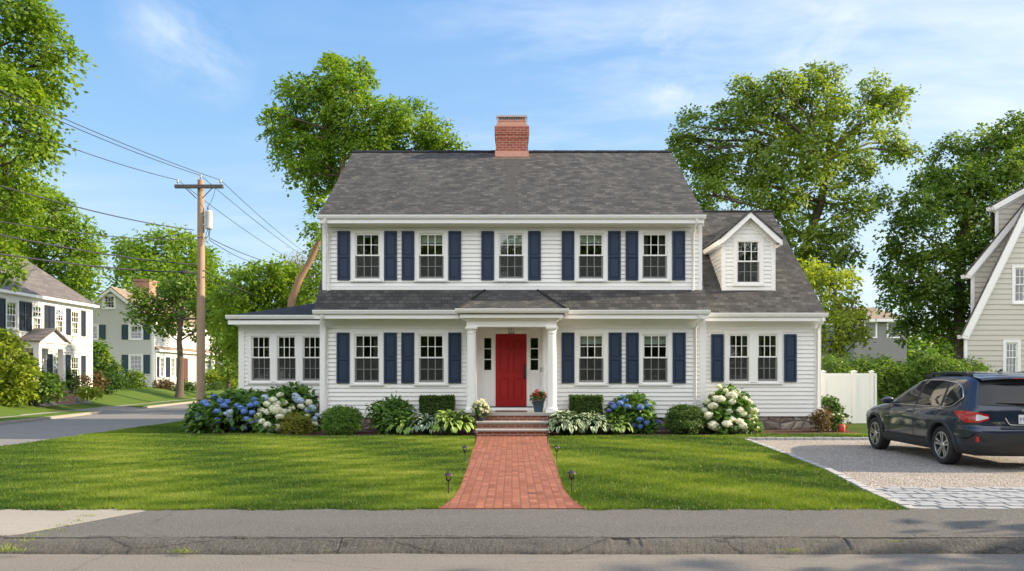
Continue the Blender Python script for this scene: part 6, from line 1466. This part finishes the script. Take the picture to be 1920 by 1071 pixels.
for i in range(n):
    w = .03+.02*wv[i]; q = nz2[i]
    notch = 0
    for cxk in (-4.9, -1.62, 3.15):
        dd = abs(X[i]-cxk-.03*f3[i]); notch = max(notch, .035*max(0, 1-dd/.010))
    chip = .022*max(0, min(1, (q[5]-.55)*4)); ck = .022 if wv[i]+.5*fz[i] > -.3 else .004
    base = [(0, -.02), (.015, .018), (.045, .042), (.078, .066), (.108, .086), (.138, .101), (.165+w, .112), (.172+w, .112-ck), (.185+w, .119), (.34, .113)]
    for j, (dy, z) in enumerate(base):
        amp = .012 if 0 < j < 9 else 0
        vs.append((X[i], 6.90+.03*wv[i]+dy-amp*q[j]*.8, z+amp*q[j]*.7-(chip if 3 < j < 8 else 0)-(notch*(.4+.6*(j > 3)) if z > .03 else 0)))
b.add(vs, [(i*rows+j, (i+1)*rows+j, (i+1)*rows+j+1, i*rows+j+1) for i in range(n-1) for j in range(rows-1)], True)
tag(b.build('kerb', M['berm']), kind='structure')
sheet('kerb_strip', [(-11, 6.99), (xa-.9, 6.99), (xa-.9, yp0+.11), (-11, yp0+.11)], .10, M['concrete'], .15)
sheet('right_kerb_strip', [(14.0, 6.965), (60, 6.965), (60, yp0+.05), (14.0, yp0+.05)], .11, M['berm'], .15)

# brick path outline from the photo
pl = [(893, 821), (884, 850), (872, 886), (862, 915), (846, 935), (822, 951)]; prr = [(1027, 821), (1036, 850), (1049, 890), (1057, 915), (1072, 935), (1098, 951)]
PL = [G(a, c, .13) for a, c in pl]; PR = [G(a, c, .13) for a, c in prr]
PL[0] = (PL[0][0], 18.86); PR[0] = (PR[0][0], 18.86); PL[-1] = (PL[-1][0], 8.59); PR[-1] = (PR[-1][0], 8.59)
path = sheet('brick_path', PL+PR[::-1], .128, M['pathbrick'], .1)
def pathx(y, side):
    P_ = PL if side < 0 else PR
    for (xa_, ya), (xb_, yb) in zip(P_, P_[1:]):
        if ya >= y >= yb: return xb_+(xa_-xb_)*(y-yb)/(ya-yb)
    return P_[0][0] if y > P_[0][1] else P_[-1][0]
# lawn outlines
dl = [G(1400, 824, .11), G(1478, 852, .11), G(1560, 884, .11), G(1640, 925, .11), (G(1700, 951, .11)[0], 8.6)]
lawnL = [(-11.0, 8.6)]+PL[::-1][:-1]+[(PL[0][0]-.02, 18.85), (-1.6, 19.0), (-3.5, 18.9), (-5.4, 19.0), (-6.5, 19.5), (-8.2, 19.5), (-9.2, 20.3), (-9.4, 22), (-9.3, 70), (-11.0, 70)]
sheet('left_lawn', lawnL, .115, M['turf'], .2)
lawnR = PR[::-1][:-1]+[(PR[0][0]+.02, 18.85), (1.5, 18.95), (3.6, 19.1), (5.6, 19.1), (6.6, 19.6), (9.2, 19.6), (11.5, 19.6), (11.5, 18.55), (6.0, 18.5)]+[(x-.10, y) for x, y in dl]
lawnR = [(PR[-1][0], 8.6)]+lawnR[1:]
sheet('right_lawn', lawnR, .115, M['turf'], .2)
sheet('mulch_bed', [(-9.6, 19.3), (-8.2, 19.2), (-6.4, 19.0), (-5.4, 18.8), (-3.5, 18.7), (-1.2, 18.8), (-1.2, 21.0), (-5.2, 20.8), (-5.3, 22.1), (-9.6, 22.1)], .108, M['mulch'], .2)
sheet('right_mulch_bed', [(1.1, 18.8), (3.6, 18.9), (5.6, 18.9), (6.6, 19.4), (8.9, 19.4), (9.5, 20.2), (9.5, 22.6), (8.8, 22.6), (1.1, 22)], .108, M['mulch'], .2)
sheet('back_lawn', [(8.9, 19.61), (24, 19.61), (24, 40), (8.9, 40)], .10, M['turf'], .2)
sheet('driveway', [(x+.08, y) for x, y in dl]+[(24, 8.9), (24, 18.6), (5.9, 18.6)][:0]+[(30, 8.6), (30, 18.3), (5.8, 18.3)], .075, M['gravel'], .1)
# granite kerb setts
def settrow(name, a, b_, w, z0, z1, n, jit=.006):
    bb = MB(); a = Vector((a[0], a[1], 0)); b2 = Vector((b_[0], b_[1], 0)); d = (b2-a)/n; u = d.normalized(); s = Vector((-u.y, u.x, 0)); r = random.Random(3)
    for i in range(n):
        p = a+d*i+u*.006; q = a+d*(i+1)-u*.006; j = r.uniform(-jit, jit); zt = z1+r.uniform(-.006, .006); c = .008
        bb.add([p-s*(w/2)+s*j+Vector((0, 0, z0)), q-s*(w/2)+s*j+Vector((0, 0, z0)), q+s*(w/2)+s*j+Vector((0, 0, z0)), p+s*(w/2)+s*j+Vector((0, 0, z0)),
                p+u*c-s*(w/2-c)+s*j+Vector((0, 0, zt)), q-u*c-s*(w/2-c)+s*j+Vector((0, 0, zt)), q-u*c+s*(w/2-c)+s*j+Vector((0, 0, zt)), p+u*c+s*(w/2-c)+s*j+Vector((0, 0, zt))],
               [(4, 5, 6, 7), (0, 1, 5, 4), (1, 2, 6, 5), (2, 3, 7, 6), (3, 0, 4, 7)])
    return bb
M['sett'] = simple('granite_sett', (.40, .395, .39), .85, var=.35, scale=7, bmp=.4, bscale=40)
M['apron'] = simple('granite_apron_block', (.31, .32, .335), .85, var=.22, scale=2.2, bmp=.4, bscale=40)
bb = MB()
for (p, q) in zip(dl, dl[1:]):
    L_ = math.hypot(p[0]-q[0], p[1]-q[1]); s = settrow('', p, q, .13, .0, .128, max(2, int(L_/.24))); bb.add(s.v, s.f)
s = settrow('', (5.55, 18.42), (14.5, 18.42), .14, .0, .135, 38); bb.add(s.v, s.f)
tag(bb.build('driveway_edging', M['sett']), kind='structure')
bb = MB(); r = random.Random(8)
for j in range(9):
    y = 8.66+j*.185; x = dl[-1][0]-.05+.08*(j)*.0-(.0)+.12+.0*j; off = (j % 2)*.13+r.uniform(-.03, .03)
    x0 = dl[-1][0]+.06+(y-8.6)*.11; x = x0-off
    while x < 16:
        w = r.uniform(.22, .30); xa_ = max(x, x0)
        if x+w > x0+.04:
            zt = .112+r.uniform(-.006, .006); c = .012; y0, y1 = y+.006+r.uniform(0, .006), y+.179
            bb.add([(xa_+.006, y0, 0), (x+w-.006, y0, 0), (x+w-.006, y1, 0), (xa_+.006, y1, 0), (xa_+.006+c, y0+c, zt), (x+w-.006-c, y0+c, zt), (x+w-.006-c, y1-c, zt+r.uniform(-.004, .004)), (xa_+.006+c, y1-c, zt)],
                   [(4, 5, 6, 7), (0, 1, 5, 4), (1, 2, 6, 5), (2, 3, 7, 6), (3, 0, 4, 7)])
        x += w
tag(bb.build('driveway_apron', M['apron']), kind='structure')
sheet('apron_bed', [(dl[-1][0]+.02, 8.62), (16, 8.62), (16, 10.30), (dl[-1][0]+.20, 10.30)], .094, simple('stone_dust', (.24, .23, .21), .95, var=.3, scale=30))
# across the side street
def farstrip(name, o0, o1, y0, y1, z, mat, th=.15):
    pts = [(edge_far(y)-o0, y) for y in np.linspace(y0, y1, 12)]+[(edge_far(y)-o1, y) for y in np.linspace(y1, y0, 12)]
    return sheet(name, pts, z, mat, th)
farstrip('far_kerb', -.02, .15, 12, 33.0, .10, M['concrete']); farstrip('far_kerb_north', -.02, .15, 38, 70, .10, M['concrete'])
farstrip('far_verge', .151, 1.3, 12, 32.8, .11, M['farturf']); farstrip('far_verge_north', .151, 1.3, 38, 70, .11, M['farturf'])
farstrip('far_pavement', 1.301, 2.35, 12, 32.9, .105, M['concrete']); farstrip('far_pavement_north', 1.301, 2.35, 38, 70, .105, M['concrete'])
b = MB(); vs = []; offs = [-.1, 1.2, 2.4, 3.4, 4.4, 5.6, 7.5, 9.5]; yy_ = list(np.linspace(32.9, 38.1, 9))
for y in yy_:
    for k, o_ in enumerate(offs):
        x = edge_far(y)-o_; vs.append((x, y, (.008, .112, .125)[k] if k < 3 else max(hgt(x-.4, y), hgt(x, y))+.03))
ko = len(offs); b.add(vs, [(j*ko+i, j*ko+i+1, (j+1)*ko+i+1, (j+1)*ko+i) for j in range(8) for i in range(ko-1)], True)
tag(b.build('far_driveway', M['sidestreet']), kind='structure')
farstrip('far_lawn', 2.351, 3.2, 12, 70, .10, M['farturf'])

# grass blades (stuff)
def inpoly(x, y, poly):
    n = len(poly); c = np.zeros(len(x), bool); j = n-1
    for i in range(n):
        xi, yi = poly[i]; xj, yj = poly[j]
        m = ((yi > y) != (yj > y)) & (x < (xj-xi)*(y-yi)/(yj-yi+1e-12)+xi); c ^= m; j = i
    return c
def blades(name, poly, n, seed, hmax=.046, y0=8.49, y1=20, w0=.011, zb=.11, label=None):
    r = np.random.RandomState(seed); u = r.rand(n); y = 1/(1/y0-u*(1/y0-1/y1))
    xs_ = [p[0] for p in poly]; x = min(xs_)+(max(xs_)-min(xs_))*r.rand(n); k = inpoly(x, y, poly) & (y > 8.57+.035*np.sin(x*5.1)+.02*np.sin(x*17.3)+.015*np.sin(x*41)-.05*r.rand(n)) & (np.abs(x) < y*.72+.3); x, y = x[k], y[k]; m = len(x)
    p3 = np.stack([x, y, np.zeros(m)], 1); cl = vnoise(p3*np.array([.6, 1.5, 1]), 1.6, seed); stripe = np.sin((x*.75+y*.45)*2.1)
    h = hmax*(.55+.6*r.rand(m)+.25*cl)*(1+.02*(y-8.6)); h = np.maximum(h, .02); a = r.rand(m)*2*PI; w = w0*(y/9)**.8*(.6+.8*r.rand(m))
    lean = (r.normal(size=(m, 2))*.5+np.stack([.15*stripe, -.2*stripe], 1))*h[:, None]
    B0 = np.stack([x-np.cos(a)*w/2, y-np.sin(a)*w/2, np.full(m, zb)], 1); B1 = np.stack([x+np.cos(a)*w/2, y+np.sin(a)*w/2, np.full(m, zb)], 1)
    T = np.stack([x+lean[:, 0], y+lean[:, 1], zb+h], 1); v = np.stack([B0, B1, T], 1)
    dry = vnoise(p3*np.array([.5, 1.3, 1]), 2.2, seed+7)
    var = np.clip(.34+.20*(r.rand(m)-.5)+.16*cl+.21*stripe+.30*dry, 0, .78); var[r.rand(m) < .025] = .97
    o = bpy.data.objects.new(name, arrmesh(name, v.reshape(-1, 3), 3, M['grass'], var)); C.objects.link(o); tag(o, label, 'grass', kind='stuff'); return o
ex_ = lambda poly: [(x, y-.10 if y < 8.7 else y) for x, y in poly]
blades('lawn_grass', ex_(lawnL), 560000, 1, label='short mown grass on the lawn left of the brick path')
blades('lawn_grass', ex_(lawnR), 420000, 2, label='short mown grass on the lawn between brick path and driveway')
blades('lawn_grass', [(-11, 19), (-8.4, 19), (-9.2, 21), (-9.3, 40), (-11.05, 40)], 90000, 3, y0=18, y1=40, w0=.014, label='grass strip running back between sunroom and side street')

# weeds in the pavement edge
def weed(x, y, z, n, s, label, seed, mat='grass'):
    r = np.random.RandomState(seed); a = r.rand(n)*2*PI; e = r.uniform(.2, 1.2, n); d = np.stack([np.cos(a)*np.cos(e), np.sin(a)*np.cos(e), np.sin(e)], 1)
    pos = np.array([x, y, z])+np.stack([r.normal(size=n)*s*.5, r.normal(size=n)*s*.12, np.zeros(n)], 1); nr = unit(np.cross(d, r.normal(size=(n, 3))))
    arr = leafverts(pos, nr, d, (s*.34*(.5+r.rand(n, 1))), .10, 0)
    o = bpy.data.objects.new('weed', arrmesh('weed', arr.reshape(-1, 3), 4, M[mat], .35+.5*r.rand(n))); C.objects.link(o); tag(o, label, 'weed', 'weeds in the pavement edge')
weed(*G(340, 1036, .03), .03, 90, .14, 'tallest tuft of weeds in the kerb crack at lower left', 1)
weed(*G(1485, 1034, .05), .05, 80, .12, 'green weed tuft in the kerb below the right lawn', 2)
weed(*G(18, 1034, .05), .05, 100, .15, 'weeds at the kerb in the bottom left corner', 3)
weed(*G(612, 1033, .05), .05, 30, .07, 'tiny dry weed sprouting in a kerb crack left of the brick path', 4)
weed(*G(1680, 1017, .11), .11, 45, .09, 'weed growing along the kerb top below the granite apron', 5)
r = random.Random(5)
for i in range(7):
    f = i/6; weed(*G(165-140*f+r.uniform(-4, 4), 968+55*f, .118), .115, 36, .11, ['weed at the %s of the seam between concrete and asphalt pavement' % w for w in ('grass end', 'upper end', 'upper part', 'middle', 'lower part', 'lower end', 'kerb end')][i], 20+i)

# ---------------------------------------------------------------- world, sun, camera
SUN_EL, SUN_AZ = 26.0, 86.0      # azimuth clockwise from +Y
w = bpy.data.worlds.new('World'); bpy.context.scene.world = w; w.use_nodes = True; t = w.node_tree
bg = t.nodes['Background']; sky = t.nodes.new('ShaderNodeTexSky'); sky.sky_type = 'NISHITA'; sky.sun_disc = False
sky.sun_elevation = math.radians(SUN_EL); sky.sun_rotation = math.radians(SUN_AZ); sky.dust_density = 1.2; sky.ozone_density = 1.6; sky.air_density = 1.0
v = t.nodes.new('ShaderNodeTexCoord').outputs['Generated']; sep = t.nodes.new('ShaderNodeSeparateXYZ'); L(t, v, sep.inputs[0])
zz = math_(t, 'MAXIMUM', math_(t, 'ADD', sep.outputs[2], .12), .05)
cb = t.nodes.new('ShaderNodeCombineXYZ'); L(t, math_(t, 'DIVIDE', sep.outputs[0], zz), cb.inputs[0]); L(t, math_(t, 'DIVIDE', sep.outputs[1], zz), cb.inputs[1])
wp = mixc(t, .22, cb.outputs[0], noise(t, cb.outputs[0], 1.2, 4, out=1))
wis = None
for (pxw, pyw, rw) in ((330, 60, .08), (395, 115, .06), (1225, 110, .09), (1265, 165, .06), (1560, 75, .07), (1520, 110, .05)):
    dn = t.nodes.new('ShaderNodeVectorMath'); dn.operation = 'DISTANCE'; q_ = Vector((pxw-CX, F, HZ-pyw)).normalized(); dn.inputs[1].default_value = q_; L(t, v, dn.inputs[0])
    m_ = ramp(t, math_(t, 'DIVIDE', dn.outputs['Value'], rw), [(0., 1.), (1., 0.)]); wis = m_ if wis is None else math_(t, 'MAXIMUM', wis, m_)
n1 = noise(t, mapping(t, wp, (.55, 1.5, 1), (0, 0, math.radians(38))), 1.5, 9, .62)
n2 = noise(t, mapping(t, cb.outputs[0], (1, 1, 1), loc=(3.1, 1.3, 0)), .55, 3, .5)
side = ramp(t, math_(t, 'MULTIPLY_ADD', sep.outputs[0], .9, .45), [(0.1, .0), (.55, .33), (1, 1.)])
cl = math_(t, 'MULTIPLY', ramp(t, n1, [(.44, 0.), (.68, 1.)]), ramp(t, math_(t, 'ADD', n2, math_(t, 'MULTIPLY', side, .30)), [(.44, 0.), (.70, 1.)]))
veil = math_(t, 'MULTIPLY', side, .16)
n3 = noise(t, mapping(t, wp, (2.2, 1.1, 1), (0, 0, math.radians(-35))), 2.6, 9, .66)
cf = math_(t, 'MINIMUM', math_(t, 'ADD', math_(t, 'ADD', math_(t, 'MULTIPLY', cl, .52), math_(t, 'MULTIPLY', math_(t, 'MULTIPLY', wis, ramp(t, n3, [(.42, 0.), (.76, 1.)])), .62)), veil), .92)
up = ramp(t, sep.outputs[2], [(0.0, 0.), (.03, 1.)]); cf = math_(t, 'MULTIPLY', cf, up)
grad = ramp(t, sep.outputs[2], [(0., (.26, .32, .36)), (.12, (.215, .295, .36)), (.28, (.125, .228, .352)), (.45, (.078, .175, .335)), (.8, (.05, .13, .28))])
gs = mixc(t, 1.0, grad, (1/SKYS, 1/SKYS, 1/SKYS), 'MULTIPLY')
gs.node.clamp_result = False
c0 = mixc(t, .84, sky.outputs[0], gs); c = mixc(t, cf, c0, SKYW)
back = ramp(t, math_(t, 'MULTIPLY_ADD', sep.outputs[1], -1.0, .5), [(.35, 0.), (.85, 1.)])   # unseen white cloud fill, added behind the camera to brighten the facade
c = mixc(t, math_(t, 'MULTIPLY', math_(t, 'MULTIPLY', back, ramp(t, n2, [(.25, .75), (.6, 1.)])), .92), c, FILLW)
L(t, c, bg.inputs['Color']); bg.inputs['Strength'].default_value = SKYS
sd = bpy.data.lights.new('sun', 'SUN'); sd.energy = SUNE; sd.angle = math.radians(.55); sd.color = (1.0, .83, .60)
so = bpy.data.objects.new('sun', sd); C.objects.link(so)
az, el = math.radians(SUN_AZ), math.radians(SUN_EL); dv = Vector((math.sin(az)*math.cos(el), math.cos(az)*math.cos(el), math.sin(el)))
so.rotation_euler = dv.to_track_quat('Z', 'Y').to_euler(); so.location = dv*60
cd = bpy.data.cameras.new('camera'); cam = bpy.data.objects.new('camera', cd); C.objects.link(cam)
cam.location = (0, 0, EYE); cam.rotation_euler = (PI/2, 0, 0); cd.sensor_width = 36; cd.lens = 36*F/1920; cd.shift_y = (HZ-535.5)/1920; cd.clip_end = 1500; cd.clip_start = .05
sc = bpy.context.scene; sc.camera = cam
sc.view_settings.view_transform = 'Standard'; sc.view_settings.look = 'None'; sc.view_settings.gamma = 1; sc.view_settings.exposure = EXPO
